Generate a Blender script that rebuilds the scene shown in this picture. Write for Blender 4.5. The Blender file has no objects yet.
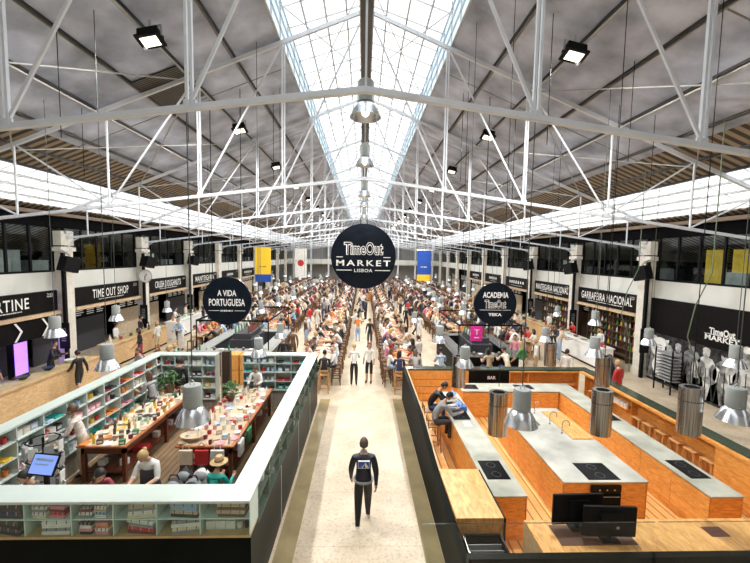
import bpy, bmesh, math, random
from mathutils import Vector, Matrix
random.seed(7)
PI = math.pi
sc = bpy.context.scene
C = sc.collection
ORD = ['first','second','third','fourth','fifth','sixth','seventh','eighth','ninth','tenth','eleventh','twelfth','thirteenth','fourteenth','fifteenth','sixteenth','seventeenth','eighteenth','nineteenth','twentieth','twenty-first','twenty-second','twenty-third','twenty-fourth','twenty-fifth','twenty-sixth','twenty-seventh','twenty-eighth','twenty-ninth','thirtieth']
def ordw(i): return ORD[i] if i < len(ORD) else 'far'

# ------------------------------------------------------------ camera
cd = bpy.data.cameras.new('camera'); cam = bpy.data.objects.new('camera', cd); C.objects.link(cam); sc.camera = cam
F = 360.0; ROLL = .014
d = Vector((-11.5, 26.5, -F)).normalized()
u = Vector((math.sin(ROLL), math.cos(ROLL), 0)); u = (u - u.dot(d)*d).normalized()
xr = d.cross(u)
m3 = Matrix(((xr.x, xr.y, xr.z), (d.x, d.y, d.z), (u.x, u.y, u.z)))
cam.matrix_world = Matrix.Translation((0, 0, 5.3)) @ m3.to_4x4()
cd.sensor_fit = 'HORIZONTAL'; cd.sensor_width = 36; cd.lens = 36*F/750; cd.clip_start = .05; cd.clip_end = 400
# ------------------------------------------------------------ light
w = bpy.data.worlds.new('sky'); sc.world = w; w.use_nodes = True
bg = w.node_tree.nodes['Background']; bg.inputs[0].default_value = (1, .985, .95, 1); bg.inputs[1].default_value = 1.8
def area(name, loc, rot, sx, sy, power, col=(1, 1, 1)):
    l = bpy.data.lights.new(name, 'AREA'); l.shape = 'RECTANGLE'; l.size = sx; l.size_y = sy; l.energy = power; l.color = col
    o = bpy.data.objects.new(name, l); C.objects.link(o); o.location = loc; o.rotation_euler = rot; return o
# daylight coming in through the rooflight and the two side glazing strips, window behind the balcony
# sampling portals over the real openings: rooflight and the two glazed strips
for nm, loc, rot, sx in (('rooflight_portal', (0, 30, 12.15), 0, 4.7), ('left_strip_portal', (-11.68, 30, 7.22), 21.8, 2.1), ('right_strip_portal', (11.68, 30, 7.22), -21.8, 2.1)):
    o = area(nm, loc, (0, math.radians(rot), 0), sx, 69, 1); o.data.cycles.is_portal = True
FLOODW = 370; RIDGEW = 40; BELLW = 24
vs = sc.view_settings; vs.view_transform = 'Standard'; vs.look = 'None'; vs.gamma = 1; vs.use_curve_mapping = False; vs.exposure = 0.26

# ------------------------------------------------------------ materials
MC = {}
def mat(name, col=(.5, .5, .5), rough=.5, metal=0., var=.1, scale=6., kind='noise', bump=0., emit=0., stretch=(1, 1, 1), col2=None, spec=.5, dark=.35):
    if name in MC: return MC[name]
    m = bpy.data.materials.new(name); m.use_nodes = True; nt = m.node_tree; N = nt.nodes; L = nt.links
    b = N['Principled BSDF']; b.inputs['Roughness'].default_value = rough; b.inputs['Metallic'].default_value = metal
    b.inputs['Specular IOR Level'].default_value = spec
    tc = N.new('ShaderNodeTexCoord'); mp = N.new('ShaderNodeMapping'); mp.inputs['Scale'].default_value = stretch
    L.new(tc.outputs['Object'], mp.inputs[0])
    nz = N.new('ShaderNodeTexNoise'); nz.inputs['Scale'].default_value = scale; nz.inputs['Detail'].default_value = 5
    L.new(mp.outputs[0], nz.inputs['Vector'])
    cr = N.new('ShaderNodeValToRGB'); e = cr.color_ramp.elements
    c2 = col2 if col2 else tuple(min(1, c*(1+var)) for c in col); c1 = tuple(c*(1-var) for c in col)
    e[0].position = .3; e[1].position = .7; e[0].color = (*c1, 1); e[1].color = (*c2, 1)
    src = nz.outputs['Fac']
    if kind in ('planks', 'ribs', 'stripes'):
        wv = N.new('ShaderNodeTexWave'); wv.inputs['Scale'].default_value = scale; wv.inputs['Distortion'].default_value = 0 if kind != 'planks' else .0
        wv.bands_direction = {'planks': 'X', 'ribs': 'Y', 'stripes': 'X'}[kind]
        L.new(tc.outputs['Object'], wv.inputs['Vector'])
        e[0].position = .02 if kind == 'planks' else .35; e[1].position = .12 if kind == 'planks' else .6
        L.new(wv.outputs['Fac'], cr.inputs['Fac'])
        mx = N.new('ShaderNodeMixRGB'); mx.blend_type = 'MULTIPLY'; mx.inputs['Fac'].default_value = .6
        nz.inputs['Scale'].default_value = 3
        c3 = N.new('ShaderNodeValToRGB'); c3.color_ramp.elements[0].position = .3; c3.color_ramp.elements[0].color = (dark+.2, dark+.12, dark+.05, 1); c3.color_ramp.elements[1].position = .7
        L.new(nz.outputs['Fac'], c3.inputs['Fac']); L.new(cr.outputs[0], mx.inputs[1]); L.new(c3.outputs[0], mx.inputs[2])
        L.new(mx.outputs[0], b.inputs['Base Color'])
    else:
        L.new(src, cr.inputs['Fac']); L.new(cr.outputs[0], b.inputs['Base Color'])
    if kind == 'wood':
        nz.inputs['Distortion'].default_value = 1.2
    if bump:
        bp = N.new('ShaderNodeBump'); bp.inputs['Strength'].default_value = bump; bp.inputs['Distance'].default_value = .02
        L.new((wv.outputs['Fac'] if kind in ('planks', 'ribs', 'stripes') else nz.outputs['Fac']), bp.inputs['Height']); L.new(bp.outputs[0], b.inputs['Normal'])
    if emit:
        b.inputs['Emission Color'].default_value = (*col, 1); b.inputs['Emission Strength'].default_value = emit
    MC[name] = m; return m
def clearmat(name, tint=(1, 1, 1), amount=.85, other='gloss', col=(1, 1, 1), rough=.03):
    if name in MC: return MC[name]
    m = bpy.data.materials.new(name); m.use_nodes = True; nt = m.node_tree; N = nt.nodes; L = nt.links
    N.remove(N['Principled BSDF']); out = N['Material Output']
    t = N.new('ShaderNodeBsdfTransparent'); t.inputs[0].default_value = (*tint, 1)
    if other == 'gloss':
        g = N.new('ShaderNodeBsdfGlossy'); g.inputs['Roughness'].default_value = rough; g.inputs[0].default_value = (*col, 1)
    else:
        g = N.new('ShaderNodeBsdfTranslucent'); g.inputs[0].default_value = (*col, 1)
    mx = N.new('ShaderNodeMixShader'); mx.inputs[0].default_value = 1-amount
    if other != 'gloss':
        tc = N.new('ShaderNodeTexCoord'); nz = N.new('ShaderNodeTexNoise'); nz.inputs['Scale'].default_value = 1.3; nz.inputs['Detail'].default_value = 6
        cr = N.new('ShaderNodeValToRGB'); cr.color_ramp.elements[0].color = (*[c*.75 for c in col], 1); cr.color_ramp.elements[1].color = (*col, 1)
        L.new(tc.outputs['Object'], nz.inputs['Vector']); L.new(nz.outputs['Fac'], cr.inputs[0]); L.new(cr.outputs[0], g.inputs[0])
    L.new(t.outputs[0], mx.inputs[1]); L.new(g.outputs[0], mx.inputs[2]); L.new(mx.outputs[0], out.inputs[0])
    MC[name] = m; return m
def floor_mat():
    m = mat('stone_floor', (.6, .49, .35), .38, var=.1, scale=1.6, col2=(.73, .62, .47))
    nt = m.node_tree; N = nt.nodes; L = nt.links; b = N['Principled BSDF']; base = b.inputs['Base Color'].links[0].from_socket
    tc = [n for n in N if n.bl_idname == 'ShaderNodeTexCoord'][0]
    v = N.new('ShaderNodeTexNoise'); v.inputs['Scale'].default_value = 22; v.inputs['Detail'].default_value = 8; v.inputs['Roughness'].default_value = .75
    L.new(tc.outputs['Object'], v.inputs['Vector'])
    r = N.new('ShaderNodeValToRGB'); r.color_ramp.elements[0].position = .36; r.color_ramp.elements[0].color = (.42, .35, .25, 1); r.color_ramp.elements[1].position = .5; r.color_ramp.elements[1].color = (1, 1, 1, 1)
    L.new(v.outputs['Fac'], r.inputs[0])
    mx = N.new('ShaderNodeMixRGB'); mx.blend_type = 'MULTIPLY'; mx.inputs[0].default_value = .55; L.new(base, mx.inputs[1]); L.new(r.outputs[0], mx.inputs[2])
    br = N.new('ShaderNodeTexBrick'); br.inputs['Scale'].default_value = 1; br.inputs['Brick Width'].default_value = 2.4; br.inputs['Row Height'].default_value = 1.5
    br.inputs['Mortar Size'].default_value = .006; br.offset = 0
    br.inputs['Color1'].default_value = (1, 1, 1, 1); br.inputs['Color2'].default_value = (.95, .94, .92, 1); br.inputs['Mortar'].default_value = (.75, .7, .62, 1)
    mp = N.new('ShaderNodeMapping'); mp.inputs['Location'].default_value = (1.2, .3, 0); L.new(tc.outputs['Object'], mp.inputs[0]); L.new(mp.outputs[0], br.inputs['Vector'])
    m2 = N.new('ShaderNodeMixRGB'); m2.blend_type = 'MULTIPLY'; m2.inputs[0].default_value = 1; L.new(mx.outputs[0], m2.inputs[1]); L.new(br.outputs['Color'], m2.inputs[2])
    L.new(m2.outputs[0], b.inputs['Base Color']); return m
W_ = mat('white_paint_steel', (.74, .78, .83), .45, var=.06, scale=3)
BLK = mat('black_laminate', (.008, .008, .009), .3, var=.3, scale=4, spec=.25)
BLKM = mat('matt_black', (.008, .008, .009), .6, var=.2, spec=.15)
BLKG = mat('black_glass', (.004, .006, .005), .35, var=.3, scale=2, spec=.05)
ORNG = mat('orange_pine', (.78, .3, .06), .42, kind='wood', scale=5, stretch=(1, 1, 5), var=.22, col2=(.93, .46, .11), bump=.03)
ORNGH = mat('orange_pine_flat', (.8, .33, .07), .42, kind='wood', scale=5, stretch=(6, 1, 1), var=.18, col2=(.94, .48, .13), bump=.03)
PLYT = mat('knotty_pine_top', (.72, .33, .085), .4, kind='wood', scale=4, stretch=(3, 1, 1), var=.18, col2=(.9, .52, .18), bump=.02)
PLY = mat('pale_plywood', (.58, .36, .17), .55, kind='wood', scale=6, stretch=(1, 1, 3), var=.15, col2=(.72, .5, .27))
KFLOOR = mat('kitchen_floorboards', (.7, .33, .09), .35, kind='planks', scale=1.7, var=.5, col2=(.95, .55, .2), dark=.5)
DWOOD = mat('dark_red_wood', (.13, .035, .016), .38, kind='wood', scale=5, stretch=(1, 4, 4), var=.3)
TTOP = mat('table_wood_top', (.45, .16, .06), .35, kind='wood', scale=4, stretch=(4, 1, 1), var=.25)
SWOOD = mat('shop_floorboards', (.16, .1, .055), .45, kind='planks', scale=2.2, var=.5, col2=(.3, .2, .11))
STOP = mat('worktop_stone', (.44, .46, .39), .35, var=.14, scale=2.2, col2=(.6, .61, .52))
MRBL = mat('island_marble', (.5, .51, .45), .25, var=.25, scale=1.4, col2=(.7, .7, .63))
MINT = mat('mint_white_laminate', (.57, .655, .61), .3, var=.03, scale=2)
MINTD = mat('mint_shelf_side', (.64, .78, .72), .35, var=.05)
STEEL = mat('brushed_steel', (.3, .29, .28), .25, metal=1, var=.35, scale=14, stretch=(3, 3, .05), col2=(.62, .6, .58))
ALU = mat('spun_aluminium', (.78, .81, .84), .24, metal=.9, var=.08)
LGREY = mat('lamp_grey_body', (.33, .36, .35), .5, metal=.0, var=.06)
GALV = mat('galvanised', (.55, .56, .55), .4, metal=.5, var=.1)
WHITE = mat('white_plain', (.86, .86, .84), .5, var=.03)
SIGNW = mat('sign_white', (.9, .9, .88), .5, var=.01)
PLAST = mat('white_plaster', (.78, .76, .7), .7, var=.07, scale=1.5)
STONE = mat('pilaster_stone', (.74, .7, .62), .7, var=.12, scale=3, bump=.1)
BAND = mat('parapet_white', (.72, .73, .68), .5, var=.05, scale=1)
CARD = mat('dark_interior', (.006, .006, .007), .9, var=.3, spec=.05)
NAVY = mat('navy_disc', (.004, .008, .016), .3, var=.25, scale=3, spec=.2)
SKIN = mat('skin', (.56, .33, .22), .55, var=.06)
SKIN2 = mat('skin_tan', (.36, .19, .12), .55, var=.06)
HAIRD = mat('hair_dark', (.018, .012, .01), .5, var=.3, scale=40)
HAIRB = mat('hair_brown', (.1, .05, .025), .5, var=.3, scale=40)
HAIRL = mat('hair_blond', (.5, .33, .14), .5, var=.25, scale=40)
HAIRG = mat('hair_grey', (.25, .23, .21), .6, var=.25, scale=40)
GLASS = clearmat('clear_glass', (.93, .98, .96), .97)
SKYG = clearmat('rooflight_sheet', (.97, .98, 1), .62, 'tr', (.95, .97, 1))
CURBG = clearmat('blue_curb_sheet', (.8, .9, .97), .45, 'tr', (.8, .92, 1))
def cm(name, r, g, b, rough=.55, **k): return mat('col_'+name, (r, g, b), rough, var=k.pop('var', .12), **k)
COL = {'white': cm('white', .8, .79, .76), 'black': cm('black', .014, .014, .016), 'red': cm('red', .55, .03, .03), 'navy': cm('navy', .02, .035, .12),
       'grey': cm('grey', .3, .31, .32), 'pink': cm('pink', .72, .3, .36), 'blue': cm('blue', .08, .2, .5), 'green': cm('green', .06, .24, .09),
       'beige': cm('beige', .56, .44, .3), 'yellow': cm('yellow', .78, .5, .04), 'orange': cm('orange', .75, .24, .04), 'teal': cm('teal', .02, .42, .36),
       'brown': cm('brown', .16, .08, .04), 'maroon': cm('maroon', .25, .02, .04), 'cream': cm('cream', .75, .66, .5), 'light blue': cm('lblue', .35, .5, .68),
       'purple': cm('purple', .2, .06, .3), 'charcoal': cm('charcoal', .05, .05, .06)}

# ------------------------------------------------------------ geometry helpers
class MB:
    def __init__(s): s.v = []; s.f = []; s.mi = []; s.k = 0
    def add(s, vs, fs):
        n = len(s.v); s.v += [tuple(p) for p in vs]; s.f += [tuple(i+n for i in f) for f in fs]; s.mi += [s.k]*len(fs); return s
    def box(s, x0, x1, y0, y1, z0, z1):
        return s.add([(x0,y0,z0),(x1,y0,z0),(x1,y1,z0),(x0,y1,z0),(x0,y0,z1),(x1,y0,z1),(x1,y1,z1),(x0,y1,z1)],
                     [(0,3,2,1),(4,5,6,7),(0,1,5,4),(1,2,6,5),(2,3,7,6),(3,0,4,7)])
    def bar(s, p, q, a, b, up=(0, 0, 1)):
        p = Vector(p); q = Vector(q); t = (q-p).normalized(); n = t.cross(Vector(up))
        if n.length < 1e-4: n = t.cross(Vector((0, 1, 0)))
        n.normalize(); m = n.cross(t); vs = []
        for c in (p, q):
            for i, j in ((-1,-1),(1,-1),(1,1),(-1,1)): vs.append(c+n*a/2*i+m*b/2*j)
        return s.add(vs, [(0,3,2,1),(4,5,6,7),(0,1,5,4),(1,2,6,5),(2,3,7,6),(3,0,4,7)])
    def tube(s, pts, r, n=8, caps=True):
        pts = [Vector(p) for p in pts]; rs = r if isinstance(r, (list, tuple)) else [r]*len(pts); vs = []; fs = []
        t0 = (pts[1]-pts[0]).normalized(); ax = t0.cross(Vector((0, 0, 1)))
        if ax.length < 1e-3: ax = Vector((1, 0, 0))
        ax.normalize()
        for i, p in enumerate(pts):
            t = (pts[min(i+1, len(pts)-1)]-pts[max(i-1, 0)]).normalized(); a = (ax-ax.dot(t)*t).normalized(); b = t.cross(a); ax = a
            for k in range(n):
                c = math.cos(2*PI*k/n); d_ = math.sin(2*PI*k/n); vs.append(p+(a*c+b*d_)*rs[i])
        for i in range(len(pts)-1):
            for k in range(n): fs.append((i*n+k, i*n+(k+1) % n, (i+1)*n+(k+1) % n, (i+1)*n+k))
        if caps: fs.append(tuple(range(n))[::-1]); fs.append(tuple(range((len(pts)-1)*n, len(pts)*n)))
        return s.add(vs, fs)
    def lathe(s, c, prof, n=16, sx=1, sy=1):
        vs = []; fs = []
        for r, z in prof:
            for k in range(n): vs.append((c[0]+max(r, 1e-4)*sx*math.cos(2*PI*k/n), c[1]+max(r, 1e-4)*sy*math.sin(2*PI*k/n), c[2]+z))
        for i in range(len(prof)-1):
            for k in range(n): fs.append((i*n+k, i*n+(k+1) % n, (i+1)*n+(k+1) % n, (i+1)*n+k))
        return s.add(vs, fs)
    def prism(s, poly, z0, z1):
        n = len(poly); vs = [(x, y, z0) for x, y in poly]+[(x, y, z1) for x, y in poly]
        return s.add(vs, [tuple(range(n))[::-1], tuple(range(n, 2*n))]+[(i, (i+1) % n, (i+1) % n+n, i+n) for i in range(n)])
    def slab(s, quad, t):      # a thin slab on four points, thickened downwards
        a = [Vector(q) for q in quad]; n = (a[1]-a[0]).cross(a[3]-a[0]).normalized()
        if n.z < 0: n = -n
        vs = a+[q-n*t for q in a]
        return s.add(vs, [(0,1,2,3),(7,6,5,4)]+[(i, (i+1) % 4+0, (i+1) % 4+4, i+4) for i in range(4)])
    def ell(s, c, rx, ry, rz, nu=10, nv=7):
        prof = [(math.sin(PI*i/nv), -math.cos(PI*i/nv)) for i in range(nv+1)]; vs = []; fs = []
        for r, z in prof:
            for k in range(nu): vs.append((c[0]+rx*max(r, .01)*math.cos(2*PI*k/nu), c[1]+ry*max(r, .01)*math.sin(2*PI*k/nu), c[2]+rz*z))
        for i in range(nv):
            for k in range(nu): fs.append((i*nu+k, i*nu+(k+1) % nu, (i+1)*nu+(k+1) % nu, (i+1)*nu+k))
        return s.add(vs, fs)
def mesh_of(name, mb, mats, smooth=False, bevel=0):
    me = bpy.data.meshes.new(name); me.from_pydata(mb.v, [], mb.f)
    bm = bmesh.new(); bm.from_mesh(me)
    if len(set(mb.mi)) > 1:
        bm.faces.ensure_lookup_table()
        for f, k in zip(bm.faces, mb.mi): f.material_index = k
    bmesh.ops.recalc_face_normals(bm, faces=bm.faces)
    if bevel: bmesh.ops.bevel(bm, geom=bm.edges[:], offset=bevel, segments=2, affect='EDGES', profile=.6, clamp_overlap=True)
    if smooth:
        for f in bm.faces: f.smooth = True
        for e in bm.edges:
            if len(e.link_faces) == 2 and e.calc_face_angle(0) > .7: e.smooth = False
    bm.to_mesh(me); bm.free()
    for m in (mats if isinstance(mats, (list, tuple)) else [mats]): me.materials.append(m)
    return me
def wloc(o):
    v = Vector((0, 0, 0))
    while o: v += o.location; o = o.parent
    return v
def obj(name, mb, m, parent=None, smooth=False, bevel=0, kind=None):
    me = mesh_of(name, mb, m, smooth, bevel); o = bpy.data.objects.new(name, me); C.objects.link(o)
    if parent is not None:
        off = -wloc(parent); o.parent = parent
    else:
        xs = [v.co.x for v in me.vertices]; ys = [v.co.y for v in me.vertices]; zs = [v.co.z for v in me.vertices]
        c = Vector(((min(xs)+max(xs))/2, (min(ys)+max(ys))/2, min(zs))); off = -c; o.location = c
    me.transform(Matrix.Translation(off))
    if kind: o['kind'] = kind
    return o
def child(name, mb, m, par, smooth=False, bevel=0):
    me = mesh_of(name, mb, m, smooth, bevel); o = bpy.data.objects.new(name, me); C.objects.link(o); o.parent = par; return o
def tag(o, label, cat, group=None, kind=None):
    o['label'] = label; o['category'] = cat
    if group: o['group'] = group
    if kind: o['kind'] = kind
    return o
def thing(name, label, cat, loc=(0, 0, 0), group=None, rz=0):
    o = bpy.data.objects.new(name, None); C.objects.link(o); o.location = loc; o.rotation_euler = (0, 0, rz); o.empty_display_size = .1
    return tag(o, label, cat, group)
def struct(name, mb, m, parent=None, **k): return obj(name, mb, m, parent, kind=None if parent else 'structure', **k)
def dup(root, loc=None, rz=None, label=None, group=None):
    def rec(o, par):
        c = o.copy(); C.objects.link(c); c.parent = par
        for ch in list(o.children): rec(ch, c)
        return c
    kids = list(root.children); r = root.copy(); C.objects.link(r)
    for ch in kids: rec(ch, r)
    if loc is not None: r.location = loc
    if rz is not None: r.rotation_euler = (0, 0, rz)
    if label: r['label'] = label
    if group: r['group'] = group
    return r
def text(body, width, height, origin, uu, vv, m, parent, name='lettering', bold=.0, lift=.004, depth=.003, sp=1.0):
    cu = bpy.data.curves.new('t', 'FONT'); cu.body = body; cu.size = 1; cu.offset = bold; cu.extrude = 0; cu.space_character = sp; cu.resolution_u = 3
    to = bpy.data.objects.new('t', cu); C.objects.link(to)
    dg = bpy.context.evaluated_depsgraph_get(); me = bpy.data.meshes.new_from_object(to.evaluated_get(dg))
    bpy.data.objects.remove(to)
    xs = [v.co.x for v in me.vertices]; ys = [v.co.y for v in me.vertices]
    x0, x1, y0, y1 = min(xs), max(xs), min(ys), max(ys); uu = Vector(uu); vv = Vector(vv); n = uu.cross(vv)
    O = Vector(origin)-wloc(parent)
    for v in me.vertices:
        v.co = O+uu*((v.co.x-(x0+x1)/2)/(x1-x0)*width)+vv*((v.co.y-(y0+y1)/2)/(y1-y0)*height)+n*lift
    me.materials.clear(); me.materials.append(m)
    o = bpy.data.objects.new(name, me); C.objects.link(o); o.parent = parent; return o
def strokes(n, width, height, origin, uu, vv, m, parent, name='small_lettering', rows=1, lift=.006):
    """a line of lettering too small to read: short pale strokes"""
    uu = Vector(uu); vv = Vector(vv); nn = uu.cross(vv); O = Vector(origin)-wloc(parent)+nn*lift; mb = MB(); rr = random.Random(n)
    for r_ in range(rows):
        x = -width/2
        while x < width/2-.001:
            w_ = width/n*rr.uniform(.45, .8); h = height/rows*.62*rr.choice((.8, 1, 1)); zc = height/2-height/rows*(r_+.5)
            mb.add([O+uu*x+vv*(zc-h/2), O+uu*(x+w_)+vv*(zc-h/2), O+uu*(x+w_)+vv*(zc+h/2), O+uu*x+vv*(zc+h/2)], [(0, 1, 2, 3)]); x += width/n
    return child(name, mb, m, parent)
FR = ((1, 0, 0), (0, 0, 1))            # lettering that faces -Y, towards the gallery
LW = ((0, 1, 0), (0, 0, 1))            # on the left wall, faces +X
RW = ((0, -1, 0), (0, 0, 1))           # on the right wall, faces -X
# ============================================================ SETTING
WX = 13.0; SP = 5.5; Y0 = 4.9; YE = 65.4; COL0 = Y0+SP
def roofz(x): return 12-.4*abs(x)
fl = MB().box(-17.5, 17.5, -5, 66, -.2, 0); struct('floor', fl, floor_mat())
STRIP = mat('border_stone', (.27, .21, .1), .3, var=.25, scale=1.5, col2=(.38, .3, .15))
for i, (a, b) in enumerate(((-1.5, -1.15), (1.15, 1.48))):
    struct('trim_%d' % (i+1), MB().box(a, b, 0, 12.9, 0, .006), STRIP)
struct('floor_shop', MB().box(-6.75, -1.62, 5, 12.3, .0, .02), SWOOD)
struct('floor_kitchen', MB().box(1.62, 7.98, 4.8, 12.7, .0, .02), KFLOOR)
struct('wall_back', MB().box(-17.5, 17.5, -5.2, -5, 0, 12), PLAST)
struct('wall_front', MB().box(-17.5, 17.5, YE, YE+.3, 0, 12), mat('end_wall', (.3, .3, .29), .7))
# end gallery
struct('trim_3', MB().box(-13, 13, 62.2, 62.5, 3.7, 4.5), BAND)
struct('floor_gallery', MB().box(-13, 13, 62.5, YE, 3.55, 3.7), BAND)
for i in range(9):
    x = -12+3*i; struct('column_end', MB().box(x-.12, x+.12, 62.25, 62.5, 0, 8.6), W_)
# roof: insulated grey panels, corrugated strip, translucent strip, eaves
GREYP = mat('grey_roof_panels', (.38, .43, .55), .6, var=.3, scale=1.1, col2=(.7, .77, .93), bump=.05)
CORR = mat('corrugated_brown', (.1, .075, .05), .6, kind='ribs', scale=1.1, var=.5, col2=(.4, .32, .22), dark=.6)
def slope(x0, x1, y0=-5.2, y1=YE+.3, t=.06, up=0.): 
    return MB().slab([(x0, y0, roofz(x0)+up), (x1, y0, roofz(x1)+up), (x1, y1, roofz(x1)+up), (x0, y1, roofz(x0)+up)], t)
for s, side in ((-1, 'left'), (1, 'right')):
    struct('ceiling_'+side, slope(s*2.4, s*9.0, up=.2), GREYP)
    struct('ceiling_corrugated_'+side, slope(s*9.0, s*10.6, up=.2), CORR)
    struct('ceiling_eaves_'+side, slope(s*12.75, s*17.5, up=.2), CORR)
    struct('wall_outer_'+side, MB().box(min(s*17.3, s*17.5), max(s*17.3, s*17.5), -5.2, YE+.3, 0, 6), CARD)
    # translucent strip as a window with its glazing bars
    wn = struct('window_%d' % (1 if s < 0 else 2), slope(s*10.6, s*12.75, up=.2, t=.01), SKYG)
    for x in (11.1, 11.65, 12.2): struct('glazing_rail', MB().bar((s*x, -5, roofz(x)+.12), (s*x, YE, roofz(x)+.12), .1, .07), GALV, wn)
    fb = MB()
    for k in range(90):
        y = -4+k*.78; fb.bar((s*10.6, y, roofz(10.6)+.19), (s*12.75, y, roofz(12.75)+.19), .03, .02)
    struct('glazing_bars', fb, GALV, wn)
    # lantern curb and glass
    cb = struct('window_%d' % (3 if s < 0 else 4), MB().box(min(s*2.4, s*2.41), max(s*2.4, s*2.41), -5, YE, roofz(2.4)+.1, 12.2), CURBG)
    fb = MB()
    for k in range(71):
        y = -4.5+k*1.0; fb.box(s*2.38-.02, s*2.38+.02, y-.025, y+.025, 11.1, 12.2)
    for z in (11.15, 11.5, 11.85, 12.2): fb.box(s*2.37-.025, s*2.37+.025, -5, YE, z-.025, z+.025)
    struct('curb_bars', fb, GALV, cb)
    gl = struct('window_%d' % (5 if s < 0 else 6), MB().slab([(0, -5, 13.05), (s*2.5, -5, 12.2), (s*2.5, YE, 12.2), (0, YE, 13.05)], .01), SKYG)
    fb = MB()
    for k in range(75):
        y = -4.5+k*.95; fb.bar((0, y, 13.0), (s*2.45, y, 12.17), .025, .035)
    struct('rooflight_rafters', fb, GALV, gl)
    fb = MB()
    for x in (.62, 1.24, 1.86): fb.bar((s*x, -5, 13.0-.34*x), (s*x, YE, 13.0-.34*x), .05, .06)
    struct('rooflight_rails', fb, GALV, gl)
    fb = MB()
    for k in range(13):
        y = Y0+SP*(k-1); fb.bar((0, y, 12.9), (s*2.4, y+SP, 12.1), .025, .025); fb.bar((s*2.4, y, 12.1), (0, y+SP, 12.9), .025, .025)
    struct('rooflight_bracing', fb, GALV, gl)
    # side wall of each bay: frieze above the gallery windows, parapet, pilasters
    xi = s*WX; xo = s*(WX+.35); a, b = min(xi, xo), max(xi, xo)
    struct('wall_frieze_'+side, MB().box(a, b, -5, 62.2, 6.25, 6.98), CARD)
    struct('trim_gutter_'+side, MB().box(min(xi, xi-s*.25), max(xi, xi-s*.25), -5, 62.2, 6.72, 6.86), mat('gutter_brown', (.2, .14, .09), .5))
    struct('wall_parapet_'+side, MB().box(a, b, -5, 62.2, 3.62, 4.38), BAND)
    struct('floor_gallery_'+side, MB().box(min(xo, s*17.3), max(xo, s*17.3), -5, 62.2, 3.5, 3.75), CARD)
    struct('wall_stall_back_'+side, MB().box(min(s*16.2, s*16.4), max(s*16.2, s*16.4), -5, 62.2, 0, 3.5), CARD)
    for k in range(-2, 10):
        y = COL0+SP*k+SP; 
        y0, y1 = y-SP+.33, y-.33
        if k > -2:
            pf = MB(); yy = y-SP
        # pilaster
    pil = MB().box(min(xi, xi-s*.3), max(xi, xi-s*.3), -.3, .3, 0, 5.45).box(min(xi, xi-s*.36), max(xi, xi-s*.36), -.4, .4, 5.25, 5.42)
    pil.box(min(xi, xi-s*.33), max(xi, xi-s*.33), -.33, .33, 5.5, 6.1).box(min(xi, xi-s*.33), max(xi, xi-s*.33), -.36, .36, 0, .3)
    p0 = None
    for k in range(0, 10):
        y = COL0+SP*k
        if p0 is None: p0 = struct('pilaster_'+side, pil, STONE); base = p0.location.copy(); p = p0
        else: p = p0.copy(); C.objects.link(p)
        p.location = (base.x, y, 0)
    # window of each gallery bay
    g0 = None
    for k in range(0, 9):
        ya = COL0+SP*k+.33; yb = ya+SP-.66
        if g0 is None:
            g0 = struct('window_%d' % (7 if s < 0 else 8), MB().box(xi+s*.1-.01, xi+s*.1+.01, ya, yb, 4.38, 6.25), GLASS)
            fb = MB()
            for j in range(6): yy = ya+(yb-ya)*j/5; fb.box(xi+s*.1-.04, xi+s*.1+.04, yy-.04, yy+.04, 4.38, 6.25)
            fb.box(xi+s*.1-.04, xi+s*.1+.04, ya, yb, 4.38, 4.46)
            struct('window_frame', fb, BLKM, g0); rootl = g0.location.copy()
        else:
            r = dup(g0, (rootl.x, rootl.y+SP*k, rootl.z))
# near bays (before the first pilaster in view)
for s in (-1, 1):
    struct('window_%d' % (9 if s < 0 else 10), MB().box(s*13.1-.01, s*13.1+.01, 5.2, COL0-.3, 4.38, 6.25), GLASS)
# gallery contents: pale tables and posters seen behind the upstairs glass
r = random.Random(3)
for s in (-1, 1):
    for k in range(0, 8):
        for j in range(3):
            y = COL0+SP*k+1+j*1.7+r.uniform(-.3, .3); x = s*(13.9+r.uniform(0, 1.2)); h = r.uniform(.9, 1.5)
            if r.random() < .5:
                c = r.choice(['grey', 'white', 'charcoal', 'grey'])
                tag(obj('office_cabinet', MB().box(x-.25, x+.25, y-.45, y+.45, 3.75, 3.75+h).box(x-.27, x+.27, y-.47, y+.47, 3.75+h, 3.78+h), COL[c]),
                    '%s cabinet upstairs, %s in %s bay, %s wall' % (c, ORD[j], ORD[k], 'left' if s < 0 else 'right'), 'cabinet', 'upstairs office cabinets')
for i, y in enumerate((13.1, 14.2)):
    tag(obj('display_board', MB().box(14.3, 14.36, y-.42, y+.42, 3.75, 5.75).box(14.26, 14.3, y-.3, y+.3, 5.5, 5.62), COL['yellow']), '%s yellow board behind the right upstairs glass' % ('nearer' if i == 0 else 'farther'), 'board', 'yellow boards upstairs')
for i, (y, c) in enumerate(((11.6, 'light blue'), (12.6, 'white'))):
    o = obj('lit_screen', MB().box(-15.2, -15.15, y-.3, y+.3, 4.9, 5.5).box(-15.3, -15.2, y-.33, y+.33, 4.87, 5.53), mat('screen_'+c, (.3, .5, 1) if i == 0 else (.8, .85, 1), .4, emit=1.2)); tag(o, '%s glowing screen seen behind the upper left windows' % ('blue' if i == 0 else 'white'), 'screen')

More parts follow.
